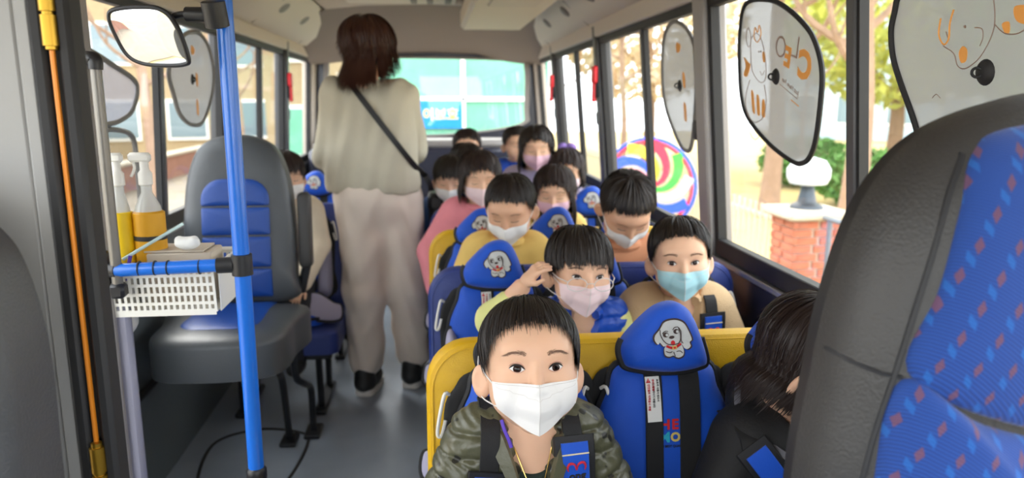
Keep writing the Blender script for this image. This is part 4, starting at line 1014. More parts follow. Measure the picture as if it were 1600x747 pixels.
K[10] = kid('girl with pigtails and pink mask sitting high in the middle of the fifth row', .435, 3.69, .47, (.500, 3.56, 1.062), (R(4), R(-6), 0), 1.0, hair=dict(line=GIRL, n=1800, seed=91, w=.004, lift=.010, fall=.10, base=.011, fall_from=62), hairmat=M_hair, mask=M_mpink2, topmat=M_lilac, closed=True, res=(.006, .014))
K[11] = kid('boy with black hair in the farthest row, half hidden behind the girl with pigtails', .50, 4.30, .46, (.478, 4.22, 1.045), (R(4), R(10), 0), .98, hair=dict(line=SHORT, n=1200, seed=101, w=.004, lift=.012), mask=None, topmat=M_vest, closed=True, res=(.006, .014))
K[12] = kid('girl with a purple hair bow by the window, fifth row', .655, 3.66, .44, (.638, 3.50, .955), (R(6), R(-10), 0), 1.0, hair=dict(line=GIRL, n=1800, seed=111, w=.0036, lift=.010, fall=.05, base=.011), hairmat=M_hair2, mask=M_mpink, topmat=M_lilac, closed=True, res=(.006, .013))
bo = []
for s in (-1, 1): bo.append(K[12][3](nets([ell((s * .024, .030, .118), (.026, .016, .018), rot=(0, s * .4, 0), k=0)], .006)))
bo.append(K[12][3](nets([ell((0, .026, .114), (.010, .012, .010), k=0)], .005)))
mk('hair_bow', bo, mat('purple_bow', srgb(140, 112, 186), .6), K[12][0], 180)
K[13] = kid('black-haired child peeking out behind the child in the denim jacket', .265, 3.70, .44, (.160, 3.56, .985), (R(14), R(12), 0), 1.0, hair=dict(line=BOWL, n=1500, seed=121, w=.004, lift=.013), mask=M_mwhite, topmat=M_dark, closed=True, res=(.006, .014))
K[14] = kid('brown-haired child in cream top seated on the left behind the grey seat', -.645, 3.22, .44, (-.605, 3.10, .985), (R(4), R(20), 0), 1.0, hair=dict(line=BOWL, n=1600, seed=131, w=.0036, lift=.012), hairmat=M_hair2, mask=M_mwhite, topmat=M_cream, closed=True, res=(.006, .012),
    arms=[((-.148, -.02, -.13), (-.06, -.20, -.22)), ((.125, -.03, -.15), (.075, -.20, -.28))])
# the child in black beside the driver's seat, turned away
k14, p14, n14, H14 = kid('child in black hooded jacket, dark hair over the face turned to the window', .640, 1.225, .43, (.650, 1.150, .845), (R(36), R(66), 0), 1.02, hair=dict(line=GIRL, n=6500, seed=141, w=.0017, lift=.012, base=.013, fall=.035, fall_from=25, clump=110, L=75, flick=.0), hairmat=M_hair2,
    mask=None, topmat=M_blackj, closed=True, res=(.0032, .0065), hands=False, infl=.024)
jk = [c for c in k14.children if c.name.startswith('jacket')][0]
t = np.linspace(R(-20), R(200), 40); hd = n14 + np.stack([.100 * np.cos(t), -.030 - .05 * np.sin(t) + .09, .045 + .075 * np.sin(t) * .5 + .03 * np.cos(t)], 1)
mk('hood', nets([ell(n14 + A([-.005, .065, .04]), (.105, .065, .075), k=0), cap(n14 + A([-.085, -.02, .03]), n14 + A([.0, -.085, -.03]), .024, .020, k=.03), cap(n14 + A([.085, -.02, .03]), n14 + A([.02, -.085, -.03]), .024, .020, k=.03)], .007), M_blackj, jk, 180)
c = spline([n14 + A(q) for q in ((-.098, .045, .095), (-.112, .0, .045), (-.088, -.050, .018), (-.045, -.090, -.008), (.005, -.112, -.040))], 30)
mk('hood_trim', ribbon(c, (-.5, -.8, .2), .012, .003), mat('grey_trim', srgb(96, 96, 104), .6), jk, 60)
harness(p14, n14, k14, CSEAT[0, 2], (n14[0] - .118,), (n14[2] + .016,), (n14[2] + .014,), False, .042, .75)
M_gpole_ = mat('spectacle_frame', srgb(150, 140, 130), .3, .6)
# ---- the woman standing in the aisle, back to the camera
M_coat = mat('beige_coat', srgb(196, 190, 170), .85, bump=.5, bscale=45, vary=.04, vscale=9); M_trou = mat('cream_trousers', srgb(234, 220, 206), .85, bump=.5, bscale=30, vary=.03)
wo = thing('person', 'woman in beige jacket and cream trousers standing in the aisle, back to the camera', 'person', (-.225, 3.23, 0), (0, 0, PI - R(14)))
def WL(x, y, z):     # world -> woman local
    m = np.array(Euler((0, 0, -(PI - R(14)))).to_matrix()); return m @ (A([x, y, z]) - A([-.225, 3.23, 0]))
hpw = WL(-.255, 3.21, 1.505); HMw = np.array(Euler((R(10), 0, R(-38)), 'XYZ').to_matrix())
def HW(g): return (A(g[0]) * 1.10 @ HMw.T + hpw,) + tuple(g[1:])
LF, RF = WL(-.315, 3.20, 0), WL(-.110, 3.27, 0)
LH, RH = WL(-.315, 3.24, .86), WL(-.155, 3.26, .86)
LK, RK = WL(-.315, 3.20, .46), WL(-.130, 3.25, .46)
SL, SR = WL(-.405, 3.23, 1.315), WL(-.125, 3.29, 1.305)
EL, ER = WL(-.462, 3.28, 1.06), WL(-.085, 3.37, 1.075); HL, HR = WL(-.40, 3.47, 1.02), WL(-.120, 3.56, 1.05)
cw = WL(-.265, 3.245, 0)
tw = [ell(cw + A([0, 0, .93]), (.165, .115, .13), k=0), ell(cw + A([0, 0, 1.17]), (.145, .10, .20), k=.08), cap(SL * .75 + (cw + A([0, 0, 1.31])) * .25, SR * .75 + (cw + A([0, 0, 1.31])) * .25, .062, .062, k=.06)]
nk = [cap(cw + A([0, 0, 1.28]), hpw + HMw @ A([0, .03, -.06]), .056, .050, k=.03)]
armw = [cap(SL, EL, .055, .046, k=.03), cap(EL, HL, .046, .030, k=.02), cap(SR, ER, .055, .046, k=.03), cap(ER, HR, .046, .030, k=.02)]
lg = []
for a, b, c_ in ((LH, LK, LF + A([0, 0, .09])), (RH, RK, RF + A([0, 0, .09]))): lg += [cap(a, b, .090, .058, k=.03), cap(b, c_, .058, .040, k=.02)]
gs = [HW(nets(HP, .0045)), nets(tw + nk + armw, .010), nets(lg, .014)]
for w_, e_, s_ in ((HL, EL, 1), (HR, ER, -1)):
    d = w_ - e_; gs.append(nets(hand_prims(w_, d, (s_ * .5, 0, 1), 1.25, .6, s_), .0045))
mk('body', gs, M_skin, wo, 180)
hg = make_hair([(0, 88), (20, 92), (35, 100), (55, 112), (80, 126), (105, 130), (180, 124)], 5600, 5, .0034, 75, .016, 90, base=.017, fall=.085, fall_from=45, flick=.030, K=8)
mk('hair', HW(hg), M_hairw, wo, 180)
for s in (-1, 1): mk('eyebrow', HW(brow_geo(s, 50)), M_brow, wo, 0)
e, la, fo, lw = eye_geo(1); mk('eye', HW(e), [M_eyew, M_iris, M_pupil], wo); e, la, fo, lw = eye_geo(-1); mk('eye', HW(e), [M_eyew, M_iris, M_pupil], wo)
g_ = []
for s in (-1, 1):
    t = np.linspace(0, 2 * PI, 25)[:-1]; g_.append(HW(tube(np.stack([s * .0325 + .0235 * np.cos(t), -.0985 + .09 * np.abs(s * .0325 + .0235 * np.cos(t)), -.010 + .0175 * np.sin(t)], 1), .0012, 6, True))); g_.append(HW(tube([(s * .056, -.092, -.006), (s * .064, -.06, -.004), (s * .068, -.02, .0)], .0013, 6)))
g_.append(HW(tube([(-.009, -.0985, -.010), (0, -.101, -.008), (.009, -.0985, -.010)], .0011, 6))); mk('glasses', g_, M_gpole_, wo)
# boxy jacket
coat = [cap(cw + A([-.105, 0, .955]), cw + A([-.085, 0, 1.27]), .112, .100, k=0), cap(cw + A([.105, 0, .955]), cw + A([.085, 0, 1.27]), .112, .100, k=.04), cap(cw + A([0, 0, .955]), cw + A([0, 0, 1.27]), .120, .105, k=.06),
        cap(SL, SR, .068, .068, k=.06), cap(SL, EL, .070, .060, k=.03), cap(EL, EL + (HL - EL) * .8, .060, .052, k=.02), cap(SR, ER, .070, .062, k=.03), cap(ER, ER + (HR - ER) * .8, .062, .054, k=.02)]
sub = [ell(cw + A([0, -.01, 1.42]), (.075, .08, .08), k=.01, sub=True), ell(cw + A([0, 0, .72]), (.60, .60, .19), k=.01, sub=True)]
V, F = nets(coat + sub, .009); N = normals(coat, V)
V = V + N * (.006 * np.sin(V[:, 0] * 38 + 2 * np.sin(V[:, 2] * 11)) * np.sin(V[:, 2] * 9 + V[:, 0] * 12) + .003 * np.sin(V[:, 0] * 90 + V[:, 2] * 20))[:, None]
co_ = mk('jacket', (V, F), M_coat, wo, 180)
t = np.linspace(0, 2 * PI, 33)[:-1]
mk('collar', tube(cw + np.stack([.078 * np.cos(t), .072 * np.sin(t) - .005, 1.352 + .012 * np.sin(t)], 1), .020, 8, True), M_coat, co_)
tr = [ell(cw + A([0, 0, .88]), (.175, .125, .12), k=0)]
for a, b, c_ in ((LH, LK, LF + A([0, .0, .150])), (RH, RK, RF + A([0, .0, .150]))): tr += [cap(a, b, .108, .090, k=.05), cap(b, c_, .090, .078, k=.02)]
V, F = nets(tr, .011); N = normals(tr, V); V = V + N * (.005 * np.sin(V[:, 2] * 34 + 3 * np.sin(V[:, 0] * 25)) * np.sin(V[:, 0] * 30 + V[:, 2] * 6))[:, None]
mk('trousers', (V, F), M_trou, wo, 180)
for f in (LF, RF):
    sh = mk('shoe', nets([ell(f + A([0, -.035, .05]), (.048, .118, .042), k=0), cap(f + A([0, .035, .06]), f + A([0, .035, .11]), .048, .044, k=.02)], .008), M_shoe, wo, 180)
    mk('sole', xf(xf(prism(spline([(-.038, -.09), (-.046, 0), (-.035, .09), (0, .112), (.035, .09), (.046, 0), (.038, -.09), (0, -.105)], 40, True), .028), rot=(-PI / 2, 0, 0)), rot=(0, 0, PI), loc=f + A([0, -.035, .030])), M_sole, sh)
# crossbody bag: strap over the back, black bag at the hip
bagm = mat('black_bag', (.012, .012, .013), .45, bump=.3, bscale=300)
bag = thing('shoulder_bag', 'black crossbody bag hanging at the hip of the standing woman', 'bag', (-.02, 3.30, .80))
wm = np.array(Euler((0, 0, PI - R(14))).to_matrix())
n_ = 34; wxs = np.linspace(-.350, -.035, n_); wz = np.linspace(1.385, .965, n_); pts = []
for x_, z_ in zip(wxs, wz):
    y_ = 2.9
    for _ in range(80):
        d_ = float(sdf(coat, WL(x_, y_, z_)[None])[0]); y_ += .7 * max(d_, 0)
        if y_ > 3.5: break
    pts.append((x_, min(y_, 3.30) - .010, z_))
pts = A(pts); pts[:, 1] = np.convolve(np.pad(pts[:, 1], 2, 'edge'), np.ones(5) / 5, 'valid')
pts = np.concatenate([pts, [(-.015, 3.27, .93), (-.01, 3.29, .90)]])
mk('strap', ribbon(pts - A(bag.location), (0, -1, 0), .024, .004), bagm, bag, 60)
mk('pouch', [box((.03, .07, .0), (.07, .20, .17), .03)], bagm, bag)
mk('flap', [box((.03, .068, .045), (.076, .206, .085), .02)], bagm, bag)
# ================================================================== fittings and small things
M_bpole = mat('blue_pole_paint', srgb(20, 108, 214), 0.28, spec=.6, coat=.3)
M_gpole = mat('grey_pole', srgb(128, 124, 118), 0.35, 0.5)
M_post = mat('door_post_grey', srgb(158, 158, 156), 0.4, 0.0, bump=.05, bscale=400)
M_post2 = mat('partition_lavender', srgb(140, 140, 158), 0.5)
M_brass = mat('brass_hinge', srgb(176, 138, 48), 0.32, 0.85)
M_orange = mat('orange_rod', srgb(214, 128, 28), 0.35, .2)
M_mirror = mat('mirror_glass', (0.88, 0.9, 0.92), 0.03, 1.0)

# ---- front door: leaf edge, seals, hinge rod
d1 = thing('door_1', None, None, (.0095, 0, 0), kind='structure')
mk('leaf', [box((-.553, .915, .90), (.170, .030, 1.72), .004)], M_post, d1)
mk('lip', [box((-.4585, .912, .90), (.017, .034, 1.72), .003)], M_post, d1)
mk('seal', [box((-.443, .905, .90), (.018, .030, 1.72), .005)], M_rubber, d1)
mk('channel', [box((-.4305, .917, .90), (.014, .016, 1.72), .002)], mat('channel_grey', srgb(70, 70, 66), .5), d1)
mk('outer_seal', [box((-.4145, .908, .90), (.017, .036, 1.72), .005)], M_rubber, d1)
mk('hinge_rod', [tube([(-.4285, .893, .80), (-.4285, .893, 1.40)], .0030, 8)], M_orange, d1)
for z0, n in ((1.357, 5), (.735, 4)):
    hg = mk('hinge', [lathe([(.003, 0), (.0085, .001), (.0085, .034), (.003, .035)], 14, (-.4275, .890, z0 + k * .037)) for k in range(n)], M_brass, d1)
    mk('hinge_pin', [lathe([(.001, -.004), (.0062, -.003), (.0062, n * .037 + .003), (.001, n * .037 + .004)], 12, (-.4275, .890, z0))], M_brass, hg)
mk('pane', [box((-.80, .92, 1.15), (.32, .004, 1.1))], M_glass, d1, 0)
# glazed outer leaf at the side
d2 = thing('door_2', None, None, (0, 0, 0), kind='structure')
mk('leaf_frame', [sbox('l', -.03, .01, .35, 1.70, .05, .40, .01), sbox('l', -.03, .01, .35, .43, .40, 1.6, .01), sbox('l', -.03, .01, 1.62, 1.70, .40, 1.6, .01), sbox('l', -.03, .01, -.75, .35, .0, .85, .01)], M_post, d2)
mk('pane', [sbox('l', -.012, -.008, .42, 1.64, .40, 1.6, 0)], M_glass, d2, 0)

# ---- partition post, grab pole, blue stanchion and rail
pp = thing('partition_post', 'lavender grey partition panel and post beside the door', 'partition', (-.665, 1.53, 0))
mk('post', [box((0, 0, .86), (.026, .03, 1.72), .004)], M_pil, pp)
mk('panel', [box((.0, .01, .45), (.075, .022, .88), .008)], M_post2, pp)
gp = thing('grab_pole', 'thin grey grab pole with black elbow clamped to the door partition', 'pole', (-.630, 1.50, .98))
mk('pole', [tube([(0, 0, -.06), (0, 0, .385)], .0105, 12)], M_gpole, gp)
mk('elbow', [tube(spline([(0, 0, .375), (0, 0, .392), (-.008, .002, .396), (-.03, .01, .396)], 14), .0135, 10)], M_black, gp)
mk('clamp', [box((-.036, .012, .395), (.026, .03, .05), .006)], M_black, gp)
mk('foot_clamp', [box((0, 0, -.055), (.03, .03, .03), .006)], M_black, gp)
bp = thing('stanchion_pole', 'bright blue vertical stanchion pole in front of the grey seat', 'pole', (-.388, 1.50, 0))
mk('pole', [tube([(0, 0, 0), (0, 0, 1.85)], .0162, 20)], M_bpole, bp)
mk('base_sleeve', [lathe([(.017, .50), (.021, .505), (.021, .525), (.017, .53)], 18)], M_black, bp)
mk('floor_flange', [lathe([(.001, 0), (.05, .0), (.05, .012), (.02, .03), (.017, .04)], 18)], M_black, bp)
rl_ = thing('handrail', 'blue horizontal handrail with black joints between pole and door partition', 'rail', (-.388, 1.50, .972))
mk('rail', [tube([(-.030, 0, 0), (-.245, 0, -.006)], .0135, 16)], M_bpole, rl_)
mk('tee_joint', [lathe([(.017, -.022), (.0205, -.021), (.0205, .021), (.017, .022)], 18), tube([(-.015, 0, 0), (-.048, 0, -.001)], .0165, 14)], M_black, rl_)
mk('end_joint', [tube([(-.238, 0, -.006), (-.268, .012, -.006)], .0165, 14), box((-.272, .012, -.004), (.022, .03, .075), .006)], M_black, rl_)
for x in (-.082, -.143, -.168, -.198): mk('cable_tie', [lathe([(.0135, -.0014), (.0152, -.001), (.0152, .001), (.0135, .0014)], 16, (x, 0, -.003), 'x')], M_black, rl_)

# ---- interior mirror on the stanchion
im = thing('interior_mirror', 'rounded black-rimmed interior mirror on an arm of the blue pole', 'mirror', (-.52, 1.47, 1.413), (R(15), 0, R(-15)))
mo_ = spline([(-.071, .037), (-.058, .050), (-.008, .0545), (.039, .049), (.062, .021), (.072, -.039), (.061, -.052), (.017, -.054), (-.028, -.049), (-.054, -.032), (-.068, .008)], 66, True)
mk('glass', pad(mo_ * .95, .006, .002, 6, 1.0), M_mirror, im, 180)
mk('rim', tube([(x, .002, z) for x, z in mo_ * .975], .0046, 8, True), M_black, im)
mk('back_shell', xf(pad(mo_, .025, .0, 5, 2.0), rot=(0, 0, PI), loc=(0, .004, 0)), M_black, im) if False else mk('back_shell', xf((lambda g: (A(g[0]) * A([1, -1, 1]), [f[::-1] for f in g[1]]))(pad(mo_, .022, .0, 5, 2.0)), loc=(0, .004, 0)), M_black, im)
mk('arm', [tube(spline([(.035, .018, .030), (.062, .020, .036), (.082, .022, .036)], 12), [.006] * 13, 8), tube([(.074, .022, .036), (.120, .026, .034)], .0135, 12)], M_black, im)
mk('clamp', [lathe([(.017, -.024), (.0215, -.022), (.0215, .022), (.017, .024)], 18, (.1335, .0165, .036))], M_black, im)

# ---- basket with things
bk = thing('basket', 'white perforated plastic basket hung under the blue handrail', 'basket', (-.560, 1.60, .868))
def lattice(w, h, nx, nz, bar=.0036):
    g = []
    for i in range(nx + 1): g.append(box(((i / nx - .5) * w, 0, h / 2), (bar, .003, h)))
    for k in range(nz + 1): g.append(box((0, 0, k / nz * h), (w, .0032, bar * (2.6 if k in (0, nz) else 1.2))))
    return join(g)[:2]
M_bask = mat('white_basket', srgb(236, 234, 226), .5)
mk('front_wall', xf(lattice(.222, .100, 19, 5, .0052), rot=(R(6), 0, 0), loc=(-.004, -.072, 0)), M_bask, bk, 0)
mk('back_wall', xf(lattice(.222, .100, 19, 5, .0052), rot=(R(-6), 0, 0), loc=(-.004, .072, 0)), M_bask, bk, 0)
for s in (-1, 1): mk('side_wall', [xf(box((0, 0, .050), (.140, .003, .100), .001), rot=(0, 0, PI / 2), loc=(s * .112 + (.004 if s > 0 else 0), 0, 0))], M_bask, bk)
mk('floor_panel', [box((0, 0, .002), (.22, .144, .004))], M_bask, bk)
mk('rim', tube([(x, y, .100) for x, y in rrect(.238, .165, .015, 4)], .004, 8, True), M_bask, bk)
def spray(label, x, y, colm, big):
    b = thing('spray_bottle', label, 'bottle', (x, y, .873), group='bottles in the white basket')
    r_ = .031 if big else .022
    mk('bottle', lathe([(.002, 0), (r_, .002), (r_, .17), (r_ * .8, .205), (.011, .235), (.011, .25)], 18), mat('clear_bottle', srgb(214, 216, 212), .15, alpha=.75), b)
    mk('label', lathe([(r_ + .0006, .085), (r_ + .0008, .086), (r_ + .0008, .195 if not big else .192), (r_ * .86, .196)], 18), colm, b)
    if big: mk('label_band', lathe([(r_ + .0012, .135), (r_ + .0014, .136), (r_ + .0014, .144), (r_ + .0012, .145)], 18), M_ink, b)
    t = mk('trigger_head', [lathe([(.012, .25), (.014, .252), (.014, .275), (.009, .282), (.009, .30)], 14), box((-.008, 0, .308), (.045, .016, .02), .005)], M_white, b)
    mk('trigger', [tube(spline([(-.022, 0, .302), (-.020, 0, .285), (-.028, 0, .268)], 8), .003, 6)], M_white, t)
    return b
spray('bottle with bright yellow label behind the grey grab pole', -.652, 1.60, mat('yellow_label', srgb(246, 206, 20), .5), False)
spray('spray bottle with amber label and white pump in the basket', -.600, 1.61, mat('amber_label', srgb(220, 160, 24), .5), True)
tb = thing('cardboard_box', 'flat beige cardboard box lying in the white basket', 'box', (-.535, 1.62, .873))
mk('carton', [box((0, 0, .055), (.13, .09, .11), .003)], mat('cardboard', srgb(196, 184, 168), .8), tb); mk('lid_flap', [box((-.01, 0, .113), (.12, .085, .004), .001)], mat('cardboard', srgb(196, 184, 168), .8), tb)
wt = thing('tissue', 'crumpled white tissue on top of the basket', 'tissue', (-.515, 1.575, .992))
mk('paper', [nets([ell((0, 0, .012), (.026, .016, .014), k=0), ell((-.016, .006, .016), (.012, .012, .010), rot=(0, .5, 0), k=.004), ell((.014, -.002, .020), (.010, .012, .008), k=.004)], .004)], M_tag, wt, 60)
st = thing('ruler_stick', 'pale cyan stick leaning diagonally out of the basket', 'stick', (-.600, 1.57, .985))
mk('stick', [tube([(-.045, .0, -.012), (.075, .02, .058)], .0034, 6)], mat('cyan_stick', srgb(196, 222, 222), .4), st); mk('tassel', [tube([(-.028, -.002, -.004), (-.034, -.006, -.03), (-.036, -.008, -.055)], .004, 6)], mat('purple_lanyard', srgb(86, 58, 178), .6), st)
pb = thing('plastic_bag', 'white plastic bag hanging below the basket corner', 'bag', (-.662, 1.56, .80))
mk('sack', nets([ell((0, 0, .045), (.040, .03, .035), k=0), cap((.0, 0, .02), (.004, 0, .0), .018, .008, k=.02), cap((-.02, 0, .06), (-.01, 0, .10), .012, .006, k=.02)], .006), mat('thin_plastic', srgb(214, 212, 206), .4), pb, 180)
mk('handle', tube(spline([(-.010, 0, .09), (-.004, 0, .115), (.006, 0, .09)], 10), .002, 6), mat('thin_plastic', srgb(214, 212, 206), .4), pb)

# ---- sun shades on the windows
def shademat(n, c, a):
    m = bpy.data.materials.new(n); m.use_nodes = True; nt = m.node_tree; nt.nodes.clear()
    o = nt.nodes.new('ShaderNodeOutputMaterial'); mx = nt.nodes.new('ShaderNodeMixShader'); mx.inputs[0].default_value = a
    t = nt.nodes.new('ShaderNodeBsdfTransparent'); d = nt.nodes.new('ShaderNodeBsdfDiffuse'); d.inputs[0].default_value = (*c, 1)
    tr = nt.nodes.new('ShaderNodeBsdfTranslucent'); tr.inputs[0].default_value = (*c, 1); ad = nt.nodes.new('ShaderNodeMixShader'); ad.inputs[0].default_value = .6
    nt.links.new(d.outputs[0], ad.inputs[1]); nt.links.new(tr.outputs[0], ad.inputs[2]); nt.links.new(t.outputs[0], mx.inputs[1]); nt.links.new(ad.outputs[0], mx.inputs[2]); nt.links.new(mx.outputs[0], o.inputs[0])
    return m
M_shade = shademat('shade_mesh', srgb(150, 150, 149), .74); M_shadeL = shademat('shade_mesh_tinted', srgb(150, 150, 158), .62); M_rimg = mat('shade_rim_grey', srgb(120, 118, 114), .6)
M_or = mat('orange_ink', srgb(242, 168, 84), .7); M_out = mat('outline_ink', srgb(150, 128, 118), .7)
def shade(s, label, pts, cup, rim=.006, msh=None, rm=None, art=None):
    c = A(pts).mean(0); sg = SIDE[s][3]; base = A([wx(s, c[1]) - sg * .016, c[0], c[1]])
    r = thing('sun_shade', label, 'sun shade', base, group='mesh sun shades on the windows')
    # local frame: u to the viewer's right (toward -y on the right side, +y on the left), v up
    def on(g, d=0.0):     # xz geometry facing -y -> onto the leaning wall
        V = A(g[0]); u, y, v = V[:, 0], V[:, 1], V[:, 2]; z = c[1] + v
        X = np.array([wx(s, q) for q in z]) - sg * .016 - base[0] + sg * (y - d); Y = -sg * u
        return (np.stack([X, Y, v], 1), g[1] if sg > 0 else [f for f in g[1]]) + tuple(g[2:])
    o = spline([(-sg * (y - c[0]), z - c[1]) for y, z in pts], 80, True)
    mk('mesh_panel', on(prism(o, .0010)), msh or M_shade, r, 0)
    mk('rim', on(tube([(x, 0, z) for x, z in o], rim, 7, True)), rm or M_rubber, r)
    if cup:
        q = (-sg * (cup[0] - c[0]), cup[1] - c[1])
        k = mk('suction_cup', on(xf(lathe([(.001, -.006), (.016, -.004), (.020, 0), (.001, .001)], 18, axis='y'), loc=(q[0], -.002, q[1]))), M_rubber, r)
        mk('pull_ring', on(xf(tube([(.007 * math.cos(a), 0, .007 * math.sin(a)) for a in np.linspace(0, 2 * PI, 14)[:-1]], .0022, 6, True), rot=(0, 0, R(60)), loc=(q[0] - .006, -.011, q[1]))), M_rubber, k)
    if art: art(r, on, c, sg)
    return r
def drawing(r, on, lines=(), fills=(), texts=()):
    g = []
    for p, w, ci, cl in lines: g.append(on(tube([(x, 0, z) for x, z in spline(p, 30, cl)], w, 4, cl), .0016) + (ci,))
    for p, ci in fills: g.append(on(prism(spline(p, 40, True), .0006), .0014) + (ci,))
    for t, x, z, sz, rot, ci, bold in texts:
        q = text(t, sz, bold, .0003); V = A(q[0]) * A([-1, 1, 1]); g.append(on(at((V, [f[::-1] for f in q[1]]), x, z, 1, rot), .0016) + (ci,))
    mk('printed_picture', g, [M_out, M_or], r, 0)
def art_a(r, on, c, sg):
    def q(y, z): return (-(y - c[0]), z - c[1])
    hx, hz = q(1.868, 1.405); L = []; Fl = []
    L += [([(hx - .035, hz + .02), (hx - .03, hz + .05), (hx + .005, hz + .06), (hx + .035, hz + .035), (hx + .052, hz - .02), (hx + .045, hz - .058), (hx + .010, hz - .060), (hx - .03, hz - .03)], .0010, 0, True),
          ([(hx - .05, hz + .03), (hx - .062, hz + .055), (hx - .05, hz + .078), (hx - .036, hz + .066), (hx - .034, hz + .04)], .0010, 0, True), ([(hx + .018, hz - .035), (hx + .030, hz - .045), (hx + .042, hz - .035)], .0009, 0, False),
          ([(hx - .005, hz + .075), (hx - .012, hz + .05), (hx + .008, hz + .038), (hx + .028, hz + .055), (hx + .020, hz + .078), (hx + .008, hz + .062)], .0014, 1, True),
          ([(hx - .045, hz - .055), (hx - .075, hz - .10), (hx - .065, hz - .145), (hx - .02, hz - .165), (hx + .03, hz - .15), (hx + .05, hz - .11), (hx + .04, hz - .07)], .0010, 0, False),
          ([(hx - .06, hz - .14), (hx - .055, hz - .19), (hx - .02, hz - .21), (hx + .02, hz - .19)], .0008, 0, False)]
    Fl += [([(hx + .035, hz + .012), (hx + .046, hz + .010), (hx + .050, hz - .008), (hx + .040, hz - .014), (hx + .033, hz - .002)], 1), ([(hx - .080, hz + .005), (hx - .055, hz - .008), (hx - .040, hz - .018), (hx - .062, hz - .045), (hx - .085, hz - .04), (hx - .070, hz - .018)], 1)]
    for k in range(3): Fl.append(([(hx - .040 + k * .033, hz - .085 - k * .012), (hx - .026 + k * .033, hz - .090 - k * .010), (hx - .020 + k * .030, hz - .140 - k * .004), (hx - .034 + k * .028, hz - .134 - k * .006)], 1))
    for dx in (.012, .024): L.append(([(hx + dx, hz + .016), (hx + dx + .002, hz + .012)], .0016, 0, False))
    tx = [('C',) + q(1.620, 1.372) + (.085, R(-12), 1, .004), ('E',) + q(1.700, 1.395) + (.062, R(-18), 1, .003), ('L',) + q(1.660, 1.415) + (.075, R(-16), 0, -.001), ('O',) + q(1.735, 1.420) + (.075, R(-20), 0, -.001),
          ('Just Have Fun',) + q(1.690, 1.330) + (.016, R(-24), 0, 0.0)]
    a_, b_ = q(1.745, 1.337), q(1.655, 1.300); L.append(([a_, b_], .0009, 0, False)); L.append(([(b_[0] - .03, b_[1] - .002), (b_[0] + .005, b_[1] - .016)], .0012, 1, False))
    drawing(r, on, L, Fl, tx)
shade('r', 'mesh sun shade printed with bear and mirrored orange letters, beside the pillar', [(1.927, 1.545), (1.969, 1.477), (1.979, 1.394), (1.972, 1.309), (1.93, 1.249), (1.807, 1.188), (1.689, 1.154), (1.639, 1.153), (1.603, 1.171), (1.574, 1.216), (1.551, 1.307), (1.547, 1.361), (1.566, 1.409), (1.606, 1.453), (1.694, 1.504), (1.791, 1.537)], (1.761, 1.354), .0062, art=art_a)
def art_b(r, on, c, sg):
    def q(y, z): return (-(y - c[0]), z - c[1])
    P = lambda *a: [q(*p) for p in a]
    drawing(r, on, [(P((1.160, 1.385), (1.135, 1.372), (1.125, 1.352), (1.105, 1.348), (1.075, 1.365), (1.052, 1.398), (1.050, 1.43), (1.060, 1.47)), .0010, 0, False), (P((1.168, 1.43), (1.172, 1.405), (1.160, 1.388), (1.148, 1.396), (1.146, 1.42), (1.138, 1.44)), .0016, 1, False),
                    (P((1.090, 1.408), (1.075, 1.405), (1.072, 1.392), (1.078, 1.380)), .0009, 0, False), (P((1.05, 1.41), (1.03, 1.395), (1.005, 1.392), (.985, 1.40)), .0010, 0, False), (P((1.155, 1.408), (1.150, 1.398)), .0010, 0, False), (P((1.185, 1.302), (1.175, 1.308), (1.165, 1.302)), .0008, 0, False)],
            [(P((1.124, 1.372), (1.116, 1.382), (1.106, 1.376), (1.107, 1.360), (1.118, 1.357)), 1), (P((1.035, 1.408), (1.022, 1.410), (1.020, 1.396), (1.028, 1.394)), 1), (P((1.012, 1.43), (.975, 1.425), (.965, 1.402), (1.005, 1.408)), 1), (P((1.115, 1.412), (1.112, 1.414), (1.109, 1.411), (1.112, 1.409)), 0)], [])
shade('r', "mesh sun shade with black suction cup above the driver's seat", [(1.275, 1.49), (1.292, 1.452), (1.301, 1.42), (1.294, 1.374), (1.271, 1.328), (1.237, 1.272), (1.209, 1.218), (1.174, 1.165), (1.10, 1.10), (1.00, 1.07), (.90, 1.09), (.85, 1.17), (.84, 1.32), (.87, 1.44), (.95, 1.53), (1.10, 1.56), (1.22, 1.535)], (1.064, 1.34), .0065, art=art_b)
def art_c(r, on, c, sg):
    for p in ([(-.02, .13), (.02, .12), (.01, .10), (-.02, .10)], [(.03, .03), (.05, .02), (.05, -.02), (.03, -.01)], [(.03, -.07), (.05, -.08), (.05, -.13), (.03, -.12)]): drawing(r, on, [], [(p, 1)], [])
shade('r', 'narrow-looking grey mesh sun shade between the mullion and second pillar', [(2.532, 1.557), (2.624, 1.512), (2.663, 1.403), (2.646, 1.277), (2.533, 1.167), (2.451, 1.128), (2.385, 1.154), (2.325, 1.31), (2.318, 1.409), (2.334, 1.479), (2.418, 1.536)], (2.475, 1.345), .007, rm=M_rimg, art=art_c)
shade('l', 'pale mesh sun shade on the left window behind the mirror', [(2.736, 1.403), (2.779, 1.311), (2.84, 1.243), (2.968, 1.204), (3.105, 1.212), (3.227, 1.313), (3.263, 1.418), (3.191, 1.517), (3.054, 1.555), (2.866, 1.516)], (2.984, 1.374), .008, rm=M_rimg, art=art_c)
shade('l', 'tinted mesh shade high on the left window beside the door', [(1.95, 1.46), (2.12, 1.43), (2.257, 1.40), (2.437, 1.349), (2.404, 1.271), (2.306, 1.238), (2.197, 1.230), (2.063, 1.232), (1.93, 1.26)], None, .008, M_shadeL, M_rimg)
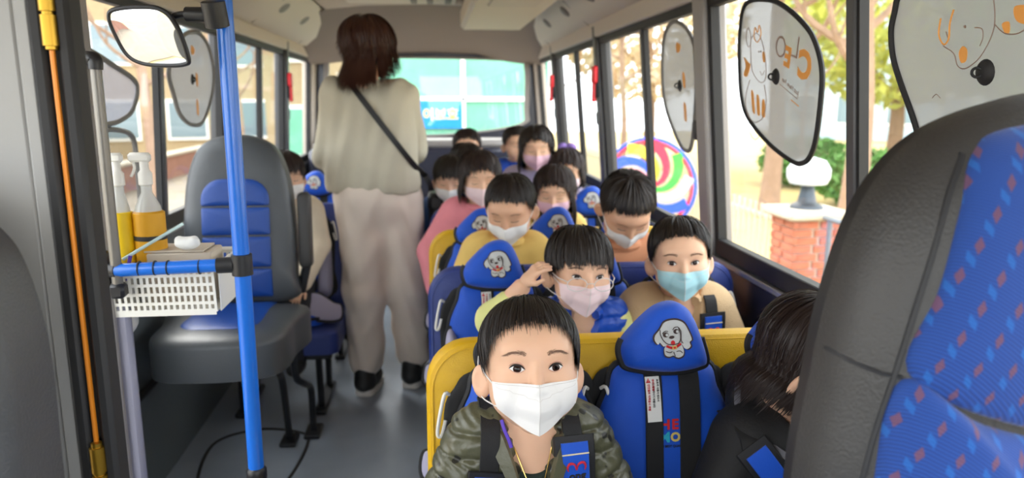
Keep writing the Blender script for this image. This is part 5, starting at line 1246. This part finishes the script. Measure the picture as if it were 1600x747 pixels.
shade('l', 'tinted mesh shade low on the left window above the basket', [(1.93, 1.205), (2.079, 1.215), (2.28, 1.212), (2.394, 1.184), (2.419, 1.093), (2.43, 0.97), (2.375, 0.91), (2.283, 0.905), (2.039, 0.91), (1.92, .95)], None, .008, glassmat('thin_mesh', (.8, .8, .8), .08, .5), M_rimg)

# ---- emergency hammers
M_redp = mat('red_plastic', srgb(222, 36, 48), .4)
for s, y, l in (('r', 3.66, 'red emergency hammer on the right pillar nearest the middle windows'), ('r', 5.0, 'red emergency hammer on the right pillar nearest the rear window'), ('l', 4.80, 'red emergency hammer on the left window pillar')):
    sg = SIDE[s][3]; hmr = thing('emergency_hammer', l, 'hammer', (wx(s, 1.40) - sg * .032, y + .03, 1.39), group='red emergency hammers')
    mk('handle', [box((-sg * .012, 0, -.05), (.022, .022, .11), .006)], M_redp, hmr); mk('head', [box((-sg * .012, 0, .03), (.024, .06, .085), .008)], M_redp, hmr); mk('bracket', [box((0, 0, -.01), (.010, .045, .15), .004)], M_dark, hmr)
# ================================================================== outside
GZ = -.78
M_grass = mat('dry_grass', srgb(176, 156, 104), .95, bump=.5, bscale=20, vary=.18, vscale=.8)
M_pave = mat('pale_paving', srgb(136, 126, 110), .9, vary=.08, vscale=1.5)
M_asph = mat('asphalt', srgb(130, 128, 126), .95, vary=.08, vscale=2)
M_bark = mat('bark', srgb(150, 124, 104), .95, bump=.8, bscale=25, vary=.12, vscale=6)
M_leafy = mat('spring_leaves', srgb(186, 190, 96), .8, vary=.2, vscale=1.5); M_leafg = mat('green_leaves', srgb(110, 150, 78), .8, vary=.2, vscale=2); M_leafb = mat('blossom_leaves', srgb(222, 205, 176), .8, vary=.1)
M_hedge = mat('hedge_leaves', srgb(88, 132, 62), .8, vary=.2, vscale=3)
mk('ground', [box((8, 8, GZ - .05), (70, 80, .1))], M_grass, kind='structure')
mk('road', [box((-.2, 6, GZ - .02), (5.2, 76, .06))], M_asph, kind='structure')
mk('pavement', [box((-5.5, 8, GZ + .0), (5.2, 60, .06))], M_pave, kind='structure')
def leaves(cen, rad, n, size, seed):
    rg = np.random.default_rng(seed); d = rg.normal(size=(n, 3)); d /= np.linalg.norm(d, axis=1)[:, None]; rr = rg.uniform(.25, 1, n) ** (1 / 3)
    P = A(cen) + d * rr[:, None] * A(rad); a = rg.normal(size=(n, 3)); a /= np.linalg.norm(a, axis=1)[:, None]; b = np.cross(a, rg.normal(size=(n, 3))); b /= np.linalg.norm(b, axis=1)[:, None]
    s = (size * rg.uniform(.6, 1.4, n))[:, None]; V = np.stack([P - a * s, P + b * s * .45, P + a * s, P - b * s * .45], 1).reshape(-1, 3)
    return V, (np.arange(n * 4).reshape(-1, 4)).tolist()
def tree(label, x, y, h, r0, crown=None, lm=None, seed=1, branches=5, lean=(0, 0), n=2600, leaf=.10):
    rg = np.random.default_rng(seed); t = thing('tree', label, 'tree', (x, y, GZ), group='trees beside the bus')
    tp = spline([(0, 0, 0), (lean[0] * .3 + .05, lean[1] * .3, h * .33), (lean[0] * .7 - .04, lean[1] * .7 + .04, h * .66), (lean[0], lean[1], h)], 18)
    mk('trunk', tube(tp, np.linspace(r0, r0 * .45, len(tp)) * (1 + .5 * np.exp(-np.linspace(0, 12, len(tp)))), 10), M_bark, t)
    for k in range(branches):
        a = rg.uniform(0, 2 * PI); z = rg.uniform(.45, .95); b0 = tp[int(z * (len(tp) - 1))]; L = h * rg.uniform(.22, .4)
        e = b0 + A([math.cos(a) * L * .7, math.sin(a) * L * .7, L * .75]); m = (b0 + e) / 2 + A([math.cos(a) * .1 * L, math.sin(a) * .1 * L, -.1 * L])
        bb = spline([b0, m, e], 10); br = mk('branch', tube(bb, np.linspace(r0 * .38, r0 * .12, len(bb)), 6), M_bark, t)
        mk('twig', [tube([bb[5], bb[5] + A([math.cos(a + 1) * L * .3, math.sin(a + 1) * L * .3, L * .4])], np.array([r0 * .15, r0 * .06]), 5), tube([bb[8], bb[8] + A([math.cos(a - 1) * L * .3, math.sin(a - 1) * L * .3, L * .3])], np.array([r0 * .12, r0 * .05]), 5)], M_bark, br)
    if crown: mk('crown', leaves((lean[0], lean[1], h * crown[0]), crown[1], n, leaf, seed), lm, t, 0, kind='stuff')
    return t
tree('tree with pinkish straight trunk seen beside the black window mullion', 6.2, 10.3, 5.5, .19, (1.0, (2.0, 2.0, 1.6)), M_leafy, 3)
tree('tree with thin trunk behind the bear-printed shade', 6.0, 12.6, 5.2, .17, (1.05, (2, 2, 1.5)), M_leafb, 4)
tree('yellow-green spring tree far behind the right windows', 11.5, 17.5, 5.0, .2, (.85, (3.0, 3.0, 2.4)), M_leafy, 5, n=5000, leaf=.16)
tree('green tree far right beyond the hedge', 14.0, 14.5, 4.6, .2, (.8, (3.2, 3.2, 2.2)), M_leafg, 6, n=5000, leaf=.16)
tree('pale blossoming tree beyond the colourful pinwheel', 6.5, 22, 5.5, .2, (.8, (2.8, 2.8, 2.4)), M_leafb, 7, n=4000, leaf=.16)
tree('bare young tree near the fence at right', 4.0, 7.6, 2.6, .035, None, None, 8, 7)
tree('bare slim tree by the third right window', 4.4, 17.0, 4.5, .09, (1.0, (1.2, 1.2, 1.0)), M_leafb, 9, n=900)
tree('bare slim tree by the rear right window', 3.6, 21.0, 4.8, .10, (1.0, (1.2, 1.2, 1.0)), M_leafb, 10, n=900)
tree('slim street tree outside the left windows', -4.2, 11.5, 4.6, .10, (1.05, (1.5, 1.5, 1.0)), M_leafb, 11, n=1200)
tree('second street tree outside the left windows, nearer the rear', -4.4, 17.5, 4.8, .10, (1.0, (1.6, 1.6, 1.2)), M_leafg, 12, n=1600)
# hedge bushes
for i, (x, y, r_, l) in enumerate(((8.5, 13.6, .75, 'round green bush left of the pinkish trunk'), (9.6, 12.9, .70, 'round green bush right of the pinkish trunk'), (9.0, 17.0, .8, 'low green bush farther back by the fence'))):
    b = thing('bush', l, 'bush', (x, y, GZ), group='bushes in the park'); mk('foliage', leaves((0, 0, r_ * .75), (r_ * 1.5, r_ * 1.2, r_ * .75), 2600, .08, 40 + i), M_hedge, b, 0, kind='stuff'); mk('stem', tube([(0, 0, 0), (0, 0, .4)], .04, 6), M_bark, b)
# brick pillar with lantern, brick by brick
M_brick = mat('red_brick', srgb(178, 108, 84), .9, vary=.15, vscale=9); M_mort = mat('mortar', srgb(196, 186, 172), .95); M_stone = mat('pale_stone', srgb(190, 180, 162), .85)
px_, py_ = 3.6, 6.75
bpil = thing('brick_pillar', 'brick gate pillar with pale stone cap seen through the right window', 'pillar', (px_, py_, GZ))
mk('core', [box((0, 0, .48), (.42, .42, .96))], M_mort, bpil, 0); mk('cap_stone', [box((0, 0, 1.0), (.62, .62, .08), .02)], M_stone, bpil)
me0 = None
for k in range(12):
    for sd in range(4):
        for j in range(2):
            a = sd * PI / 2; off = (-.11 + .22 * j) + (.03 if k % 2 else -.03)
            if me0 is None: o_ = mk('brick', [box((0, 0, 0), (.195, .05, .066), .006)], M_brick, bpil, 0); me0 = o_.data
            else: o_ = bpy.data.objects.new('brick', me0); C.objects.link(o_); o_.parent = bpil
            o_.location = (math.cos(a) * off - math.sin(a) * -.205, math.sin(a) * off + math.cos(a) * -.205, .05 + k * .078); o_.rotation_euler = (0, 0, a)
ln_ = thing('garden_lantern', 'dark lantern with white globe standing on the brick pillar', 'lamp', (px_, py_, GZ + 1.04))
mk('base', lathe([(.16, 0), (.15, .03), (.09, .06), (.06, .20), (.05, .22)], 16), mat('lantern_metal', srgb(70, 78, 86), .4, .5), ln_)
mk('globe', lathe([(.05, .22), (.17, .24), (.20, .30), (.20, .38), (.15, .46), (.02, .50)], 18), mat('frosted_globe', srgb(214, 220, 224), .4), ln_); mk('finial', lathe([(.02, .50), (.035, .52), (.01, .56), (.001, .57)], 10), mat('lantern_metal', srgb(70, 78, 86), .4, .5), ln_)
# picket fence along the park, each picket a part
M_pick = mat('fence_paint', srgb(196, 186, 162), .7)
fe = thing('picket_fence', 'pale picket fence running along the park beyond the right windows', 'fence', (3.6, 7.3, GZ)); pk = None
mk('rail', [box((0, 5.2, .82), (.04, 10.4, .05), .008)], M_pick, fe); mk('rail', [box((0, 5.2, .25), (.04, 10.4, .05), .008)], M_pick, fe)
for i in range(70):
    if pk is None: o_ = mk('picket', [box((-.03, 0, .48), (.02, .045, .96), .006)], M_pick, fe, 0); pk = o_.data
    else: o_ = bpy.data.objects.new('picket', pk); C.objects.link(o_); o_.parent = fe
    o_.location = (0, .05 + i * .15, 0)
fe2 = thing('metal_railing', 'dark metal railing beside the brick pillar at right', 'fence', (3.6, 3.2, GZ)); mk('rail', [tube([(0, 0, 1.0), (0, 3.2, 1.0)], .025, 8)], mat('rail_grey', srgb(120, 126, 132), .4, .4), fe2)
mk('rail', [tube([(0, 0, .3), (0, 3.2, .3)], .02, 8)], mat('rail_grey', srgb(120, 126, 132), .4, .4), fe2)
for i in range(5): mk('post', [tube([(0, .1 + i * .75, 0), (0, .1 + i * .75, 1.0)], .025, 8)], mat('rail_grey', srgb(120, 126, 132), .4, .4), fe2)
# colourful garden pinwheel
def rgbm(n, *c): return mat(n, srgb(*c), .45)
wc = [rgbm('wheel_red', 232, 60, 84), rgbm('wheel_blue', 52, 92, 220), rgbm('wheel_green', 70, 190, 70), rgbm('wheel_yellow', 240, 220, 60), rgbm('wheel_pink', 226, 120, 150), rgbm('wheel_white', 196, 196, 200)]
pw = thing('pinwheel_sign', 'large colourful swirled pinwheel decoration outside the right windows', 'decoration', (2.75, 9.2, .22), (0, 0, R(-38)))
for i in range(10):
    a0 = i * 2 * PI / 10; t_ = np.linspace(0, 1, 14); rr_ = .08 + .48 * t_; aa = a0 + t_ * 1.5
    p_ = np.stack([rr_ * np.cos(aa), 0 * t_, rr_ * np.sin(aa) * .95], 1); mk('vane', ribbon(p_, (0, -1, 0), .05 + .10 * t_, .02), wc[(0, 3, 1, 4, 2, 3, 0, 1, 5, 2)[i]], pw, 60)
mk('hub', lathe([(.001, -.04), (.09, -.03), (.10, .02), (.001, .03)], 18, axis='y'), wc[5], pw)
for r_, m_ in ((.57, wc[0]), (.62, wc[1])): mk('rim', tube([(r_ * math.cos(a), 0, r_ * math.sin(a) * .95) for a in np.linspace(0, 2 * PI, 49)[:-1]], .022, 6, True), m_, pw)
mk('post', tube([(0, .04, -.95), (0, .04, 0)], .03, 8), M_pick, pw)
# ---- behind the bus: green mesh fence, banner
M_teal2 = mat('green_mesh_panel', srgb(112, 178, 150), .8, vary=.12, vscale=2); M_post3 = mat('white_post', srgb(232, 234, 230), .6)
gf_ = thing('mesh_fence', 'tall teal mesh fence panels with white posts behind the bus', 'fence', (-.2, 11.5, GZ))
for i in range(0, 2):
    for k in range(3): mk('panel', [box((i * 1.35, .03, .55 + k * 1.02), (1.28, .02, .96), .004)], M_teal2, gf_, 0)
    mk('post', [box((i * 1.35 + .675, 0, 1.6), (.07, .07, 3.2), .008)], M_post3, gf_, 0)
for z_ in (.05, 1.06, 2.08, 3.1): mk('rail', [box((.675, -.01, z_), (2.75, .05, .07), .006)], M_post3, gf_, 0)
bn = thing('banner', 'cyan banner with yellow lettering hung on the fence behind the bus', 'banner', (-.12, 11.455, 1.07))
mk('cloth', [box((0, 0, 0), (1.15, .02, .42), .006)], mat('banner_cyan', srgb(0, 128, 205), .6), bn); mk('lettering', at(text('어린이보호', .20, .004, .003), 0.06, .0)[:1] + (text('어린이보호', .20, .004, .003)[1],), mat('banner_yellow', srgb(226, 214, 50), .6), bn, 0).location = (0, -.016, -.01)
M_pane = mat('dark_pane', srgb(120, 140, 150), .1); M_wpink = mat('pinkish_plaster', srgb(150, 112, 98), .9, vary=.06); M_wcream = mat('cream_plaster', srgb(164, 146, 114), .9, vary=.06); M_wbrown = mat('brown_brick_wall', srgb(158, 116, 100), .9, vary=.1, vscale=3)
def house(label, x, y, w, d, h, wm_, cols, rows, face='y-', rot=0, wnm=None, roofm=None, zoff=0):
    b = thing('building', label, 'building', (x, y, GZ), (0, 0, rot), group='buildings around the street')
    mk('wall', [box((0, d / 2, h / 2), (w, d, h), .02)], wm_, b, 0); mk('roof', [box((0, d / 2, h + .1), (w + .3, d + .3, .2), .03)], roofm or M_stone, b, 0)
    ww, hh = w / cols, h / rows; fm = None; pm = None
    for i in range(cols):
        for k in range(rows):
            p = ((i + .5) * ww - w / 2, -.03, (k + .55) * hh)
            if fm is None: f = mk('window', [box((0, 0, 0), (ww * .62, .08, hh * .56), .01)], M_post3, b, 0); q = mk('pane', [box((0, -.045, 0), (ww * .54, .02, hh * .48))], wnm, f, 0); fm, pm = f.data, q.data
            else:
                f = bpy.data.objects.new('window', fm); C.objects.link(f); f.parent = b; q = bpy.data.objects.new('pane', pm); C.objects.link(q); q.parent = f
            f.location = p
    return b
house('cream building far beyond the left windows', -11.5, 26, 17, 6, 7.5, M_wcream, 8, 3, rot=R(18), wnm=M_pane)
house('pinkish brick building beyond the left windows near the door', -12.5, 10, 10, 6, 5.6, M_wpink, 4, 2, rot=R(80), wnm=M_pane, roofm=M_wbrown)
house('pale building behind the mesh fence', -.6, 19, 7, 5, 7.0, M_wcream, 4, 3, wnm=M_teal2)
house('bluish distant building above the park trees', 24, 34, 14, 6, 8.5, mat('blue_grey_plaster', srgb(164, 186, 200), .9), 6, 3, rot=R(-40), wnm=M_pane)
lw_ = thing('low_wall', 'low reddish brick wall along the pavement at left', 'wall', (-7.0, 11, GZ)); mk('course', [box((0, 0, .30), (.3, 26, .6), .02)], M_wbrown, lw_, 0); mk('coping', [box((0, 0, .64), (.4, 26, .08), .02)], M_stone, lw_, 0)
